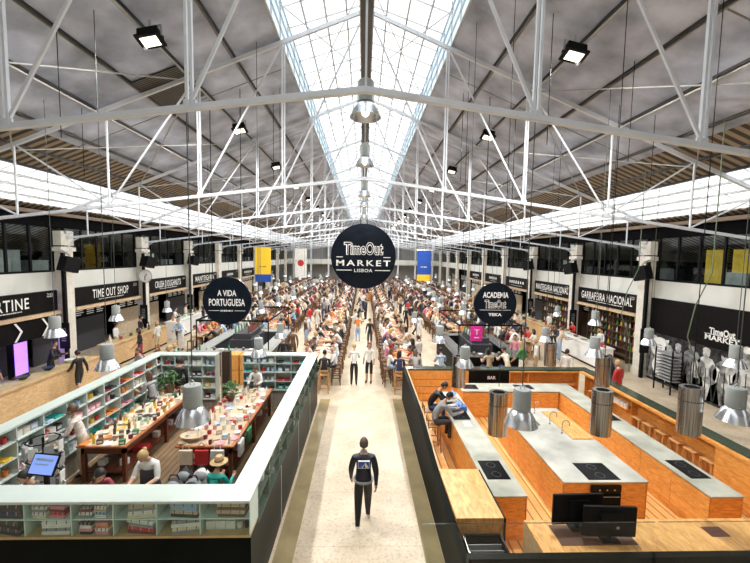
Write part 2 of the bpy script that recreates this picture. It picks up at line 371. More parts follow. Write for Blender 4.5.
# ---------------------------------------------------------- trusses
def truss():
    t = thing('roof_truss', 'x', 'roof truss', (0, 0, 0), 'white steel roof trusses')
    def tz(x): return 7.45-.13*abs(x)
    for s in (-1, 1):
        obj('rafter', MB().bar((0, 0, 12), (s*13.2, 0, roofz(13.2)), .07, .1), W_, t)
        obj('tie_beam', MB().bar((0, 0, tz(0)), (s*13, 0, tz(13)), .08, .045).bar((0, 0, tz(0)+.05), (s*13, 0, tz(13)+.05), .02, .03), W_, t)
        for x in (2.28, 4.6, 7.1, 9.6, 11.8):
            wdt = .085 if x < 7 else .06
            p = MB()
            if x < 7: p.bar((s*x-.032, 0, tz(x)), (s*x-.032, 0, roofz(x)), .035, .045).bar((s*x+.032, 0, tz(x)), (s*x+.032, 0, roofz(x)), .035, .045); p.box(s*x-.08, s*x+.08, -.012, .012, tz(x)+.02, tz(x)+.12)
            else: p.bar((s*x, 0, tz(x)), (s*x, 0, roofz(x)), .04, .04)
            obj('post', p, W_, t)
        for xa, xb in ((2.28, 0.02), (4.6, 2.28), (7.1, 4.6)):
            obj('brace', MB().bar((s*xa, 0, tz(xa)+.05), (s*xb, 0, roofz(xb)), .035, .04), W_, t)
        for xa, xb in ((7.1, 9.6), (9.6, 11.8)):
            obj('brace', MB().bar((s*xa, 0, tz(xa)+.05), (s*xb, 0, roofz(xb)), .035, .04), W_, t)
        k = MB(); pts = [(s*(12.68-.75*(1-math.cos(a))), 0, 5.2+(tz(11.9)-5.22)*math.sin(a)) for a in [i*PI/10 for i in range(6)]]
        k.tube(pts, .024, 6); obj('knee_bracket', k, W_, t)
        obj('wall_shoe', MB().box(s*12.75-.12, s*12.75+.12, -.12, .12, 5.9, tz(12.75)+.1).box(s*12.75-.18, s*12.75+.18, -.16, .16, 6.0, 6.12), GALV, t)
    obj('king_post', MB().bar((0, 0, tz(0)), (0, 0, 12), .03, .03), W_, t)
    return t
tr = truss(); tr.location = (0, Y0, 0)
tr['label'] = 'white steel roof truss nearest the gallery, crossing the top of the view'
for k in range(1, 12):
    dup(tr, (0, Y0+SP*k, 0), 0, 'white steel roof truss, %s one away from the gallery' % ORD[k])
# purlins under the roof
BRG = mat('brace_grey', (.5, .5, .48), .5)
for s in (-1, 1):
    side = 'left' if s < 0 else 'right'
    for i, x in enumerate((3.6, 4.85, 6.1, 7.35, 8.6, 9.7, 10.5)):
        m = MB().bar((s*x, -4.9, roofz(x)+.1), (s*x, YE-.1, roofz(x)+.1), .045, .06)
        m2 = MB().bar((s*(x+.08), -4.9, roofz(x)+.08), (s*(x+.08), YE-.1, roofz(x)+.08), .03, .03)
        t = thing('roof_purlin', 'long dark purlin along the %s roof slope, %s from the rooflight' % (side, ORD[i]), 'purlin', (s*x, -4.9, roofz(x)), 'roof purlins')
        obj('beam', m, mat('purlin_dark', (.03, .028, .026), .5), t); obj('edge_strip', m2, mat('purlin_edge', (.35, .33, .31), .5), t)
    # panel joints
    for k in range(0, 22):
        y = 3.6+k*2.75
        if k % 2: struct('trim_joint', MB().bar((s*2.5, y, roofz(2.5)+.13), (s*9, y, roofz(9)+.13), .03, .012), mat('joint', (.24, .23, .22), .6))
    for k in range(0, 10):
        y = Y0+SP*k; t = thing('wind_bracing', 'crossed white rods under the %s roof slope, %s roof bay from the camera' % (side, ORD[k]), 'brace', (s*7.2, y, roofz(9.6)-.1), 'roof wind braces')
        e = .06
        obj('diagonal', MB().bar((s*9.6, y+e, roofz(9.6)-.14), (s*4.75, y+SP-e, roofz(4.75)-.14), .03, .03), BRG, t); obj('diagonal', MB().bar((s*4.75, y+e, roofz(4.75)-.18), (s*9.6, y+SP-e, roofz(9.6)-.18), .03, .03), BRG, t)
        for x in (4.75, 7.2): obj('rail', MB().bar((s*x, y+e, roofz(x)-.12), (s*x, y+SP-e, roofz(x)-.12), .035, .035), BRG, t)
rg = thing('cable_duct', 'long dark duct running under the ridge of the rooflight', 'duct', (0, -4, 11.2))
obj('duct', MB().box(-.15, .15, -4, 64, 11.25, 11.55), mat('duct_grey', (.09, .09, .09), .5), rg)
obj('duct_edge', MB().box(-.18, -.15, -4, 64, 11.22, 11.6).box(.15, .18, -4, 64, 11.22, 11.6), GALV, rg)
for i, (x, y) in enumerate(((-5.6, 9.2), (5.7, 12.8))):
    pass
tg = obj('roof_vent', MB().slab([(-6.1, 9.9, roofz(6.1)+.11), (-4.9, 9.9, roofz(4.9)+.11), (-4.9, 11.6, roofz(4.9)+.11), (-6.1, 11.6, roofz(6.1)+.11)], .03), mat('vent_louvre', (.02, .02, .02), .6, kind='ribs', scale=4, col2=(.15, .14, .12)))
tag(tg, 'dark louvred vent set in the left grey roof panels', 'vent')

# ---------------------------------------------------------- ceiling floodlights
LENS = mat('flood_lens', (1, .9, .75), .3, emit=1.5)
def flood():
    t = thing('floodlight', 'x', 'floodlight', (0, 0, 0), 'floodlights on the roof slopes')
    obj('housing', MB().box(-.2, .2, -.13, .13, -.12, .06).box(-.24, .24, -.16, .16, -.17, -.12), BLKM, t, bevel=.01)
    obj('lens', MB().box(-.16, .16, -.1, .1, -.185, -.17), LENS, t)
    obj('bracket', MB().bar((-.22, 0, -.05), (-.22, 0, .2), .03, .03).bar((.22, 0, -.05), (.22, 0, .2), .03, .03).bar((-.22, 0, .2), (.22, 0, .2), .03, .03).bar((0, 0, .2), (0, 0, .38), .04, .04), GALV, t)
    return t
f0 = None
for s in (-1, 1):
    for i, y in enumerate((8.0, 13.4, 18.8, 24.2, 29.6, 35, 40.4, 45.8, 51.2, 56.6)):
        x = s*(4.5); lab = 'black floodlight under the %s roof slope, %s from the gallery' % ('left' if s < 0 else 'right', ORD[i]); z = roofz(4.5)-.40
        if f0 is None: f0 = flood(); f = f0
        else: f = dup(f0)
        f.location = (x, y, z); f.rotation_euler = (math.radians(-20), math.radians(s*12), 0); f.scale = (1.05,)*3; f['label'] = lab
        ll = bpy.data.lights.new('floodlight_beam', 'AREA'); ll.shape = 'RECTANGLE'; ll.size = .3; ll.size_y = .2; ll.energy = FLOODW; ll.color = (1, .975, .94)
        lo_ = bpy.data.objects.new('floodlight_beam', ll); C.objects.link(lo_); lo_.location = (x, y, z-.24)

# ---------------------------------------------------------- high bay pendant lamps
BULB = mat('lamp_glow', (1, .93, .8), .4, emit=2.5)
def pendant(cord):
    t = thing('pendant_lamp', 'x', 'lamp', (0, 0, 0), 'silver bell pendant lamps')
    m = MB().lathe((0, 0, 0), [(.085, .2), (.1, .2), (.15, .15), (.19, .08), (.225, .0), (.235, -.02), (.225, -.02), (.185, .07), (.14, .13), (.085, .17)], 24); obj('shade', m, ALU, t, smooth=True)
    obj('body', MB().lathe((0, 0, 0), [(.0, .2), (.125, .2), (.125, .47), (.11, .5), (.0, .5)], 20), LGREY, t, smooth=True)
    rb = MB()
    for z in (.24, .29, .34, .39): rb.lathe((0, 0, 0), [(.12, z), (.1275, z+.004), (.12, z+.008)], 20)
    obj('cooling_rib', rb, LGREY, t, smooth=True)
    obj('bulb', MB().ell((0, 0, .06), .06, .06, .07), BULB, t, smooth=True)
    hk = MB().tube([(-.03, 0, .5), (-.03, 0, .54), (0, 0, .57), (.03, 0, .54), (.03, 0, .5)], .008, 6); obj('hook', hk, GALV, t)
    obj('cord', MB().tube([(0, 0, .56), (0, 0, cord)], .008, 5), mat('cord_dark', (.06, .07, .06), .5), t)
    return t
def at(x, y, z, px=0): return (x, y, z)
lamps = [(-2.38, 5.02, 2.94, 'over the near end of the right-hand shop table'), (-5.35, 7.6, 2.85, 'over the left-hand shop table'), (-7.9, 9.4, 3.1, 'in front of the leftmost stall counter'),
 (-8.61, 12.74, 2.9, 'under the end of the shop sign at the left wall'), (-2.95, 10.2, 2.4, 'over the back shelf of the shop beside the aisle'), (-2.95, 12.9, 2.3, 'just behind the back shelf of the shop'),
 (2.33, 5.02, 2.9, 'over the near left kitchen worktop'), (2.7, 9.2, 2.45, 'beside the left rear steel hood'), (2.46, 11.2, 2.6, 'behind the two laptop users'), (2.7, 18.4, 1.9, 'over the tables right of the aisle'),
 (6.23, 9.3, 2.72, 'above the right rear steel hood'), (6.75, 12.9, 2.25, 'behind the kitchen back shelves'), (9.18, 11.1, 2.6, 'beside the white pilaster right'), (9.06, 8.3, 2.76, 'in front of the mural near its right side'),
 (5.85, 5.3, 2.83, 'at the lower right, nearest the near right steel hood'), (8.52, 12.8, 2.9, 'in front of the wine shop sign'), (10.2, 18.4, 2.3, 'in front of the second stall on the right wall'), (-9.9, 18.4, 2.3, 'in front of the second stall on the left wall')]
protos = {}
for (x, y, z, where) in lamps:
    cl = round((roofz(x)+.1-z)*2)/2
    if cl not in protos: protos[cl] = pendant(cl); t = protos[cl]
    else: t = dup(protos[cl])
    t.location = (x, y, z); t['label'] = 'silver bell pendant lamp hanging '+where
    for c in t.children:
        if c.name.startswith('cord'): c.scale = (1, 1, (roofz(x)+.15-z)/cl)
for i, (y, z) in enumerate(((5.5, 7.4), (9.2, 7.6), (12.7, 7.4), (16.2, 7.5), (21, 7.5), (27, 7.5))):
    if 'r' not in protos: protos['r'] = pendant(4.0); t = protos['r']; t.scale = (1, 1, 1)
    else: t = dup(protos['r'])
    ll = bpy.data.lights.new('bell_beam', 'AREA'); ll.shape = 'DISK'; ll.size = .36; ll.energy = RIDGEW; ll.color = (1, .95, .87); lo_ = bpy.data.objects.new('bell_beam', ll); C.objects.link(lo_); lo_.location = (0, y, z-.09)
    t.location = (0, y, z-.05); [setattr(c, 'scale', (1, 1, (11.249-z+.05)/4.0)) for c in t.children if c.name.startswith('cord')]; t['label'] = 'silver bell lamp hanging below the ridge, %s from the gallery' % ORD[i]; t['group'] = 'ridge lamps'
n = 0
for k, y in enumerate((16.5, 19, 22, 25, 28.5, 32, 36, 40, 45)):
    for j, x in enumerate((-9.6, -7.2, -4.6, 4.7, 7.2, 9.7)):
        if y < 21 and j in (0, 5): continue
        t = dup(protos['r']); z = 2.5; t.location = (x+((k*37+j*11) % 7-3)*.12, y+.3*j, z); n += 1
        for c in t.children:
            if c.name.startswith('cord'): c.scale = (1, 1, (roofz(t.location.x)+.15-z)/4.0)
        t['label'] = 'small silver pendant over the food hall, %s row back, %s' % (ORD[k], ('far left', 'mid left', 'inner left', 'inner right', 'mid right', 'far right')[j]); t['group'] = 'food hall pendants'
# ============================================================ SIGNS ON THE SIDE WALLS
SB = mat('sign_board_black', (.007, .006, .006), .5, var=.2, spec=.12)
LWOOD = mat('sign_lit_ledge', (.6, .42, .25), .5, kind='wood', scale=5, stretch=(5, 1, 1), col2=(.75, .56, .36))
signs = [(-1, 0, 'MARTINE', 1.95, .05), (-1, 1, 'TIME OUT SHOP', 2.6, .1), (-1, 2, 'CRUSH DOUGHNUTS', 3.1, 0), (-1, 3, 'MANTEIGARIA', 3.4, 0), (-1, 4, '', 1.6, 0), (-1, 5, '', 2.6, 0),
         (1, 1, 'GARRAFEIRA NACIONAL', 4.0, 0), (1, 2, 'MANTEIGARIA NACIONAL', 4.2, 0), (1, 3, '', 3, 0), (1, 4, '', 2.2, 0), (1, 5, '', 2.2, 0)]
for s, k, body, wd, off in signs:
    ya = COL0+SP*k+.42; yb = ya+SP-.84; ym = (ya+yb)/2; sd = 'left' if s < 0 else 'right'
    t = thing('shop_sign', 'black fascia sign with white lettering on the %s wall, %s one from the camera' % (sd, ORD[k if s < 0 else k-1]), 'sign', (s*12.95, ym, 2.6), 'stall fascia signs')
    x0 = s*12.85; obj('board', MB().box(min(x0, x0+s*.12), max(x0, x0+s*.12), ya, yb, 2.78, 3.62), SB, t)
    obj('ledge', MB().box(min(x0-s*.12, x0+s*.1), max(x0-s*.12, x0+s*.1), ya, yb, 2.62, 2.76), LWOOD, t)
    ax = LW if s < 0 else RW
    if body: text(body, wd, .42, (x0, ym+off, 3.24), ax[0], ax[1], SIGNW, t, bold=.01, lift=.01, sp=1.12)
    else: strokes(7, wd, .4, (x0, ym, 3.24), ax[0], ax[1], SIGNW, t, name='lettering', lift=.01)
    strokes(26, wd*.7, .07, (x0, ym+off, 2.95), ax[0], ax[1], SIGNW, t, lift=.01)
    text('TimeOut\nMARKET', .32, .16, (x0, yb-.35 if s < 0 else ya+.35, 3.45), ax[0], ax[1], SIGNW, t, name='corner_logo', lift=.01)
# right near bays: black panel with the logo, photo mural of cooks below
x0 = 12.9
t = thing('mural_panel', 'large black wall panel with white market logo above a black and white photo mural', 'wall panel', (x0, 13.2, 0))
obj('panel', MB().box(x0, x0+.06, 8.2, 16.0, 1.0, 3.62), SB, t)
text('TimeOut', .95, .25, (x0, 12.35, 2.72), RW[0], RW[1], SIGNW, t, name='logo_lettering', bold=.03)
text('MARKET', 1.25, .2, (x0, 12.35, 2.47), RW[0], RW[1], SIGNW, t, name='logo_lettering', bold=.03)
obj('logo_line', MB().box(x0-.01, x0, 11.7, 13.0, 2.585, 2.6), SIGNW, t)
MUR = mat('mural_print', (.006, .006, .006), .6, scale=5, var=.2, col2=(.07, .07, .07), spec=.1)
obj('mural_print', MB().box(x0-.03, x0, 8.2, 15.7, .0, 2.1), MUR, t)
gw = mat('mural_white', (.3, .3, .29), .6, scale=3, var=.6, col2=(.95, .95, .92)); gg = mat('mural_grey', (.06, .06, .06), .6, scale=5, var=.5, col2=(.4, .4, .4))
def blob(mb, y, z, ry, rz, x=x0-.034, n=14):
    vs = [(x, y+ry*math.cos(2*PI*i/n), z+rz*math.sin(2*PI*i/n)*(1+.12*math.sin(3*i))) for i in range(n)]; mb.add(vs, [tuple(range(n))])
rr = random.Random(5)
for i, y in enumerate((15.2, 14.6, 14.0, 13.4, 12.8, 12.1, 11.4, 10.5, 9.6, 8.7)):
    big = 1.4 if i > 5 else (1.15, 1.22, 1.1, 1.25, 1.18, 1.2)[i]; a = MB(); b = MB()
    zb = .1; 
    a.add([(x0-.036, y-.28*big, 1.25*big), (x0-.036, y+.28*big, 1.25*big), (x0-.036, y+.5*big, zb), (x0-.036, y-.5*big, zb)], [(0, 1, 2, 3)])
    blob(a, y, 1.2*big, .3*big, .26*big, x0-.037); blob(a, y+.35*big, .98*big, .13*big, .27*big, x0-.038); blob(a, y-.35*big, .98*big, .12*big, .25*big, x0-.038)
    blob(b, y+.02, 1.56*big, .12*big, .15*big, x0-.039); b2_ = MB(); blob(b2_, y-.15, .72*big, .2*big, .1*big, x0-.042)
    obj('printed_figure', a, gw if i in (1, 4, 6, 8) else gg, t); obj('printed_head', b, gw if i % 3 else gg, t); b3_ = MB(); blob(b3_, y+.02, 1.66*big, .13*big, .09*big, x0-.041); obj('printed_hair', b3_, MUR if i % 2 else gw, t); [obj('printed_fold', MB().add([(x0-.043, y+q_*big, 1.1*big), (x0-.043, y+q_*big+.03, 1.1*big), (x0-.043, y+q_*1.8*big+.05, .15), (x0-.043, y+q_*1.8*big, .15)], [(0, 1, 2, 3)]), MUR, t) for q_ in (-.16, -.02, .14)]; obj('printed_hands', b2_, gg if i % 2 == 0 else gw, t)
t = thing('round_plaque', 'x', 'sign', (12.7, 16.4, 1.9))
bpy.data.objects.remove(t)
for i, (y, z) in enumerate(((14.9, 1.55), (14.75, .75))):
    m = MB().tube([(12.86, y, z), (12.78, y, z)], .42, 28); t = thing('round_sign', '%s white round board fixed on the mural wall' % ('upper' if i == 0 else 'lower'), 'sign', (12.8, y, z), 'round white boards'); obj('disc', m, WHITE, t)
    strokes(6, .42, .3, (12.78, y, z), RW[0], RW[1], COL['grey'], t, rows=3)
# kiosk display with stripes beside the mural
t = thing('menu_stand', 'dark stand of stacked white trays beside the round boards', 'stand', (12.3, 13.8, 0))
m = MB(); fr = MB()
for k in range(9): m.box(12.1, 12.5, 13.4, 14.2, .5+k*.13, .54+k*.13)
obj('tray_stack', m, COL['grey'], t)
for a, b in ((12.08, 13.38), (12.48, 13.38), (12.08, 14.18), (12.48, 14.18)): fr.box(a, a+.04, b, b+.04, 0, 1.75)
obj('frame', fr, BLKM, t)
# column plaques, clock, wall speakers
for s in (-1, 1):
    for k in range(1, 4):
        y = COL0+SP*k-.42; x = s*12.55; sd = 'left' if s < 0 else 'right'
        t = thing('directory_plaque', 'tall black plaque on the %s side of the hall, %s pilaster in view' % (sd, ORD[k-1]), 'sign', (x, y, 1.0), 'black plaques by the pilasters')
        obj('post', MB().box(x-.06, x+.06, y-.06, y+.06, 0, 5.2), BLKM, t)
        obj('board', MB().box(x-.2, x+.2, y-.12, y-.06, 1.15, 2.25), BLKM, t, bevel=.01)
        strokes(4, .2, .6, (x, y-.12, 1.75), *FR, COL['grey'], t, rows=6)
        t = thing('wall_speaker', 'black loudspeaker box bracketed to the %s wall, %s pilaster in view' % (sd, ORD[k-1]), 'speaker', (s*12.2, y-.1, 4.6), 'wall loudspeakers')
        b = MB().prism([(-.33, -.28), (.33, -.28), (.22, .28), (-.22, .28)], -.3, .3); o = child('cabinet', b, BLKM, t, bevel=.015)
        o.location = (0, 0, .1); o.rotation_euler = (math.radians(-15), 0, s*math.radians(28)) 
        obj('bracket', MB().bar((s*12.2, y-.1, 5.1), (s*12.75, y+.1, 5.35), .05, .05).bar((s*12.2, y-.1, 4.9), (s*12.2, y-.1, 5.12), .05, .05), GALV, t)
gp = clearmat('balustrade_glass', (.97, .99, .98), .975)
for i, (x0_, x1_) in enumerate(((.165, .8), (.81, 1.4))):
    b = struct('trim_%d' % (8+i), MB().box(x0_, x1_, .9, .904, 4.0, 4.59), gp); struct('glass_edge', MB().box(x0_, x1_, .9, .904, 4.59, 4.5905), clearmat('glass_edge', (.5, .55, .5), .8), b)
t = thing('wall_clock', 'round white clock on the second left pilaster', 'clock', (-12.4, COL0+2*SP-.5, 3.9))
yy = COL0+2*SP-.5
obj('face', MB().tube([(-12.4, yy, 3.9), (-12.4, yy-.06, 3.9)], .34, 28), WHITE, t); obj('rim', MB().tube([(-12.4, yy, 3.9), (-12.4, yy-.05, 3.9)], .37, 28), COL['grey'], t)
obj('hand', MB().box(-12.42, -12.38, yy-.075, yy-.065, 3.66, 3.92), BLKM, t); obj('hand', MB().bar((-12.4, yy-.07, 3.9), (-12.28, yy-.07, 4.02), .01, .03), BLKM, t)

# ============================================================ HANGING DISCS AND BANNERS
def disc(x, y, z, R, label):
    t = thing('round_sign', label, 'sign', (x, y, z))
    obj('disc', MB().tube([(x, y, z), (x, y+.1, z)], R, 64), NAVY, t)
    c = MB()
    for sx in (-1, 1):
        xa = x+sx*(R*.6 if abs(x) > 2.4 else .12); c.tube([(xa, y+.05, z+R*.78), (xa, y+.05, roofz(xa)+.17 if abs(x) > 2.4 else 11.25)], .012, 5)
    obj('cable', c, BLKM, t); return t
def outlined(body, w, h, o, t):
    text(body, w, h, o, *FR, SIGNW, t, name='outline_lettering', bold=.055, lift=.003); text(body, w*.955, h*.9, o, *FR, NAVY, t, name='inner_lettering', bold=.0, lift=.007)
t = disc(.0, 13.0, 5.25, 1.17, 'largest round navy disc with white lettering, hanging over the middle of the aisle')
outlined('TimeOut', 1.42, .47, (0, 13, 5.53), t)
text('MARKET', 1.95, .21, (0, 13, 5.01), *FR, SIGNW, t, bold=.02, sp=1.35)
text('LISBOA', .66, .12, (0, 13, 4.74), *FR, SIGNW, t, bold=.02, sp=1.15)
for a, b, z in ((-.97, -.74, 5.22), (.72, .97, 5.22), (-.97, -.42, 4.75), (.42, .97, 4.75)): obj('rule_line', MB().box(a, b, 12.99, 13.0, z-.014, z+.014), SIGNW, t)
t = disc(-4.5, 12.0, 3.71, .8, 'round navy disc with two white words, hanging at the left over the shop')
text('A VIDA', .62, .2, (-4.5, 12, 3.97), *FR, SIGNW, t, bold=.02); text('PORTUGUESA', 1.18, .24, (-4.5, 12, 3.66), *FR, SIGNW, t, bold=.02)
strokes(12, .42, .09, (-4.5, 12, 3.38), *FR, SIGNW, t)
obj('rule_line', MB().box(-5.1, -4.75, 11.99, 12, 3.375, 3.39), SIGNW, t); obj('rule_line', MB().box(-4.25, -3.9, 11.99, 12, 3.375, 3.39), SIGNW, t)
t = disc(4.5, 12.0, 3.71, .73, 'round navy disc with white lettering, hanging at the right over the kitchen')
text('ACADEMIA', .88, .2, (4.5, 12, 4.02), *FR, SIGNW, t, bold=.03); outlined('TimeOut', .74, .3, (4.5, 12, 3.71), t)
text('TEKA', .46, .1, (4.5, 12, 3.35), *FR, SIGNW, t, bold=.04); obj('rule_line', MB().box(3.97, 5.03, 11.99, 12, 3.5, 3.512), SIGNW, t)
t = thing('hanging_banner', 'white hanging banner with a red round mark at the far left of the big disc', 'banner', (-6.9, 40, 2.7)); obj('cloth', MB().box(-7.55, -6.25, 39.99, 40.01, 2.7, 5.9), COL['white'], t); obj('round_mark', MB().tube([(-6.9, 39.985, 4.3), (-6.9, 39.975, 4.3)], .35, 20), COL['red'], t); obj('cable', MB().tube([(-7.5, 40, 5.9), (-7.5, 40, roofz(7.5)+.14)], .012, 4).tube([(-6.3, 40, 5.9), (-6.3, 40, roofz(6.3)+.14)], .012, 4), BLKM, t)
t = thing('orange_kiosk', 'small orange counter in the middle of the far aisle', 'kiosk', (.6, 42, 0)); obj('body', MB().box(.0, 1.6, 41.6, 42.4, 0, 1.0), ORNGH, t); obj('countertop', MB().box(-.05, 1.65, 41.55, 42.45, 1.0, 1.06), ORNG, t)
for (x, y, z0, z1, w2, c1, c2, lab, zt) in ((-7.17, 26, 3.8, 5.75, .56, 'yellow', 'blue', 'yellow hanging banner with a blue lower strip, left of the big disc', 3.25), (4.4, 26, 3.95, 5.72, .5, 'blue', 'yellow', 'blue hanging banner with a yellow lower strip, right of the big disc', 3.5)):
    t = thing('hanging_banner', lab, 'banner', (x, y, zt)); obj('cloth', MB().box(x-w2, x+w2, y-.01, y+.01, z0, z1), mat('banner_'+c1, {'yellow': (.85, .55, .03), 'blue': (.01, .07, .38)}[c1], .7, var=.05), t)
    obj('lower_strip', MB().box(x-w2, x+w2, y-.01, y+.01, zt, z0), mat('banner_'+c2, {'yellow': (.85, .55, .03), 'blue': (.01, .07, .38)}[c2], .7, var=.05), t)
    obj('top_bar', MB().tube([(x-w2-.05, y, z1), (x+w2+.05, y, z1)], .03, 6), GALV, t); strokes(6, .5, .1, (x, y-.01, z0+.55), *FR, SIGNW if c1 == 'blue' else BLKM, t)
    obj('cable', MB().tube([(x-w2, y, z1), (x-w2, y, roofz(x-w2)+.14)], .01, 4).tube([(x+w2, y, z1), (x+w2, y, roofz(x+w2)+.14)], .01, 4), BLKM, t)

# ============================================================ SHOP (left of the aisle)
SX0, SX1, SY0, SY1, SH = -7.1, -1.54, 4.86, 12.45, 1.85
# near glass case
def case_front():
    t = thing('glass_display_case', 'long glazed display case of folded textiles under a white top, nearest the gallery', 'display case', (-4.2, SY0, 0))
    obj('base', MB().box(SX0, SX1, SY0+.02, SY0+.38, 0, 1.3), BLKG, t); obj('ledge', MB().box(SX0, SX1+.0, SY0-.01, SY0+.38, 1.3, 1.335), mat('ledge_wood', (.55, .38, .18), .5), t)
    obj('top', MB().box(SX0, SX1, SY0-.02, SY0+.36, 1.81, 1.85), MINT, t, bevel=.004)
    obj('shelf', MB().box(SX0+.02, SX1-.02, SY0+.01, SY0+.36, 1.56, 1.575), MINTD, t)
    obj('back_panel', MB().box(SX0, SX1, SY0+.355, SY0+.375, 1.335, 1.81), MINTD, t)
    for i, x in enumerate(cx): obj('divider', MB().box(x-.008, x+.008, SY0+.005, SY0+.355, 1.335, 1.81), MINTD, t)
    obj('glass_front', MB().box(SX0, SX1, SY0-.008, SY0-.002, 1.335, 1.81), GLASS, t)
    obj('foot_strip', MB().box(SX0, SX1, SY0-.0, SY0+.02, .72, .78), mat('reflect_strip', (.12, .12, .12), .2), t)
cx = [-7.09, -6.5, -5.85, -5.25, -4.63, -4.0, -3.43, -2.84, -2.24, -1.55]
case_front()
# right case along the aisle, glazed outwards
t = thing('glass_display_case', 'long dark glazed case with white top running beside the aisle', 'display case', (SX1-.17, 8.6, 0))
obj('base', MB().box(SX1-.33, SX1-.02, SY0+.38, SY1, 0, 1.15), BLKG, t); obj('top', MB().box(SX1-.34, SX1, SY0+.36, SY1+.02, 1.81, 1.85), MINT, t)
CD = mat('case_dark_shelf', (.07, .1, .085), .4); obj('shelf', MB().box(SX1-.32, SX1-.02, SY0+.4, SY1, 1.5, 1.515), CD, t); obj('shelf', MB().box(SX1-.32, SX1-.02, SY0+.4, SY1, 1.15, 1.165), CD, t)
obj('back_panel', MB().box(SX1-.34, SX1-.325, SY0+.4, SY1, 1.15, 1.81), mat('case_dark_back', (.06, .09, .08), .4), t)
for k in range(11): y = SY0+.4+k*.718; obj('divider', MB().box(SX1-.32, SX1-.02, y-.008, y+.008, 1.165, 1.81), CD, t)
obj('glass_front', MB().box(SX1-.012, SX1-.006, SY0+.38, SY1, 1.165, 1.81), GLASS, t)
for k in range(4): y = SY0+1.9*k+2; obj('panel_joint', MB().box(SX1-.021, SX1-.017, y-.01, y+.01, .02, 1.14), MINTD, t)
def cubby(name, label, x0, x1, y0, y1, z0, z1, cols, rows, face, plinth):
    """open shelving, face 'x' opens to +X, 'y' opens to -Y"""
    t = thing(name, label, 'shelving', ((x0+x1)/2, (y0+y1)/2, 0)); th = .02
    obj('top_panel', MB().box(x0-(.0 if face == 'x' else 0), x1, y0, y1, z1-.04, z1), MINT, t)
    cells = []
    if face == 'x':
        obj('back_panel', MB().box(x0, x0+th, y0, y1, z0, z1-.04), MINTD, t)
        for i in range(cols+1): y = y0+(y1-y0)*i/cols; obj('upright', MB().box(x0+th, x1, y-.012, y+.012, z0, z1-.04), MINT, t)
        for j in range(rows): z = z0+(z1-z0)*j/rows; obj('shelf_board', MB().box(x0+th, x1, y0+.0, y1, z, z+.025), MINT, t)
        obj('plinth', MB().box(x0, x1-.05, y0, y1, 0, z0), plinth, t)
    else:
        obj('back_panel', MB().box(x0, x1, y1-th, y1, z0, z1-.04), MINTD, t)
        for i in range(cols+1): x = x0+(x1-x0)*i/cols; obj('upright', MB().box(max(x-.012, x0), min(x+.012, x1), y0, y1-th, z0, z1-.04), MINT, t)
        for j in range(rows): z = z0+(z1-z0)*j/rows; obj('shelf_board', MB().box(x0, x1, y0, y1-th, z, z+.025), MINT, t)
        obj('plinth', MB().box(x0, x1, y0+.05, y1, 0, z0), plinth, t)
    for i in range(cols):
        for j in range(rows):
            z = z0+(z1-z0)*j/rows+.025; h = (z1-z0)/rows-.05
            if face == 'x': cells.append((i, j, 'x', x0+th+.03, x1-.02, y0+(y1-y0)*i/cols+.04, y0+(y1-y0)*(i+1)/cols-.04, z, h))
            else: cells.append((i, j, 'y', x0+(x1-x0)*i/cols+.04, x0+(x1-x0)*(i+1)/cols-.04, y0+.03, y1-th-.03, z, h))
    return t, cells
GRW = mat('weathered_boards', (.3, .27, .22), .7, kind='wood', scale=4, stretch=(6, 6, .6), var=.3)
t, cL = cubby('cubby_shelving', 'long pale mint cubby shelving along the far left side of the shop', SX0, SX0+.34, SY0+.4, SY1, .55, SH, 12, 4, 'x', GRW)
t, cB = cubby('cubby_shelving', 'pale mint back shelving behind the man in black, left part', SX0+.34, -4.95, SY1-.36, SY1, .3, SH, 4, 4, 'y', GRW)
t, cR = cubby('cubby_shelving', 'pale mint back shelving next to the aisle case', -4.05, SX1-.34, SY1-.3, SY1+.06, .6, SH, 4, 4, 'y', GRW)
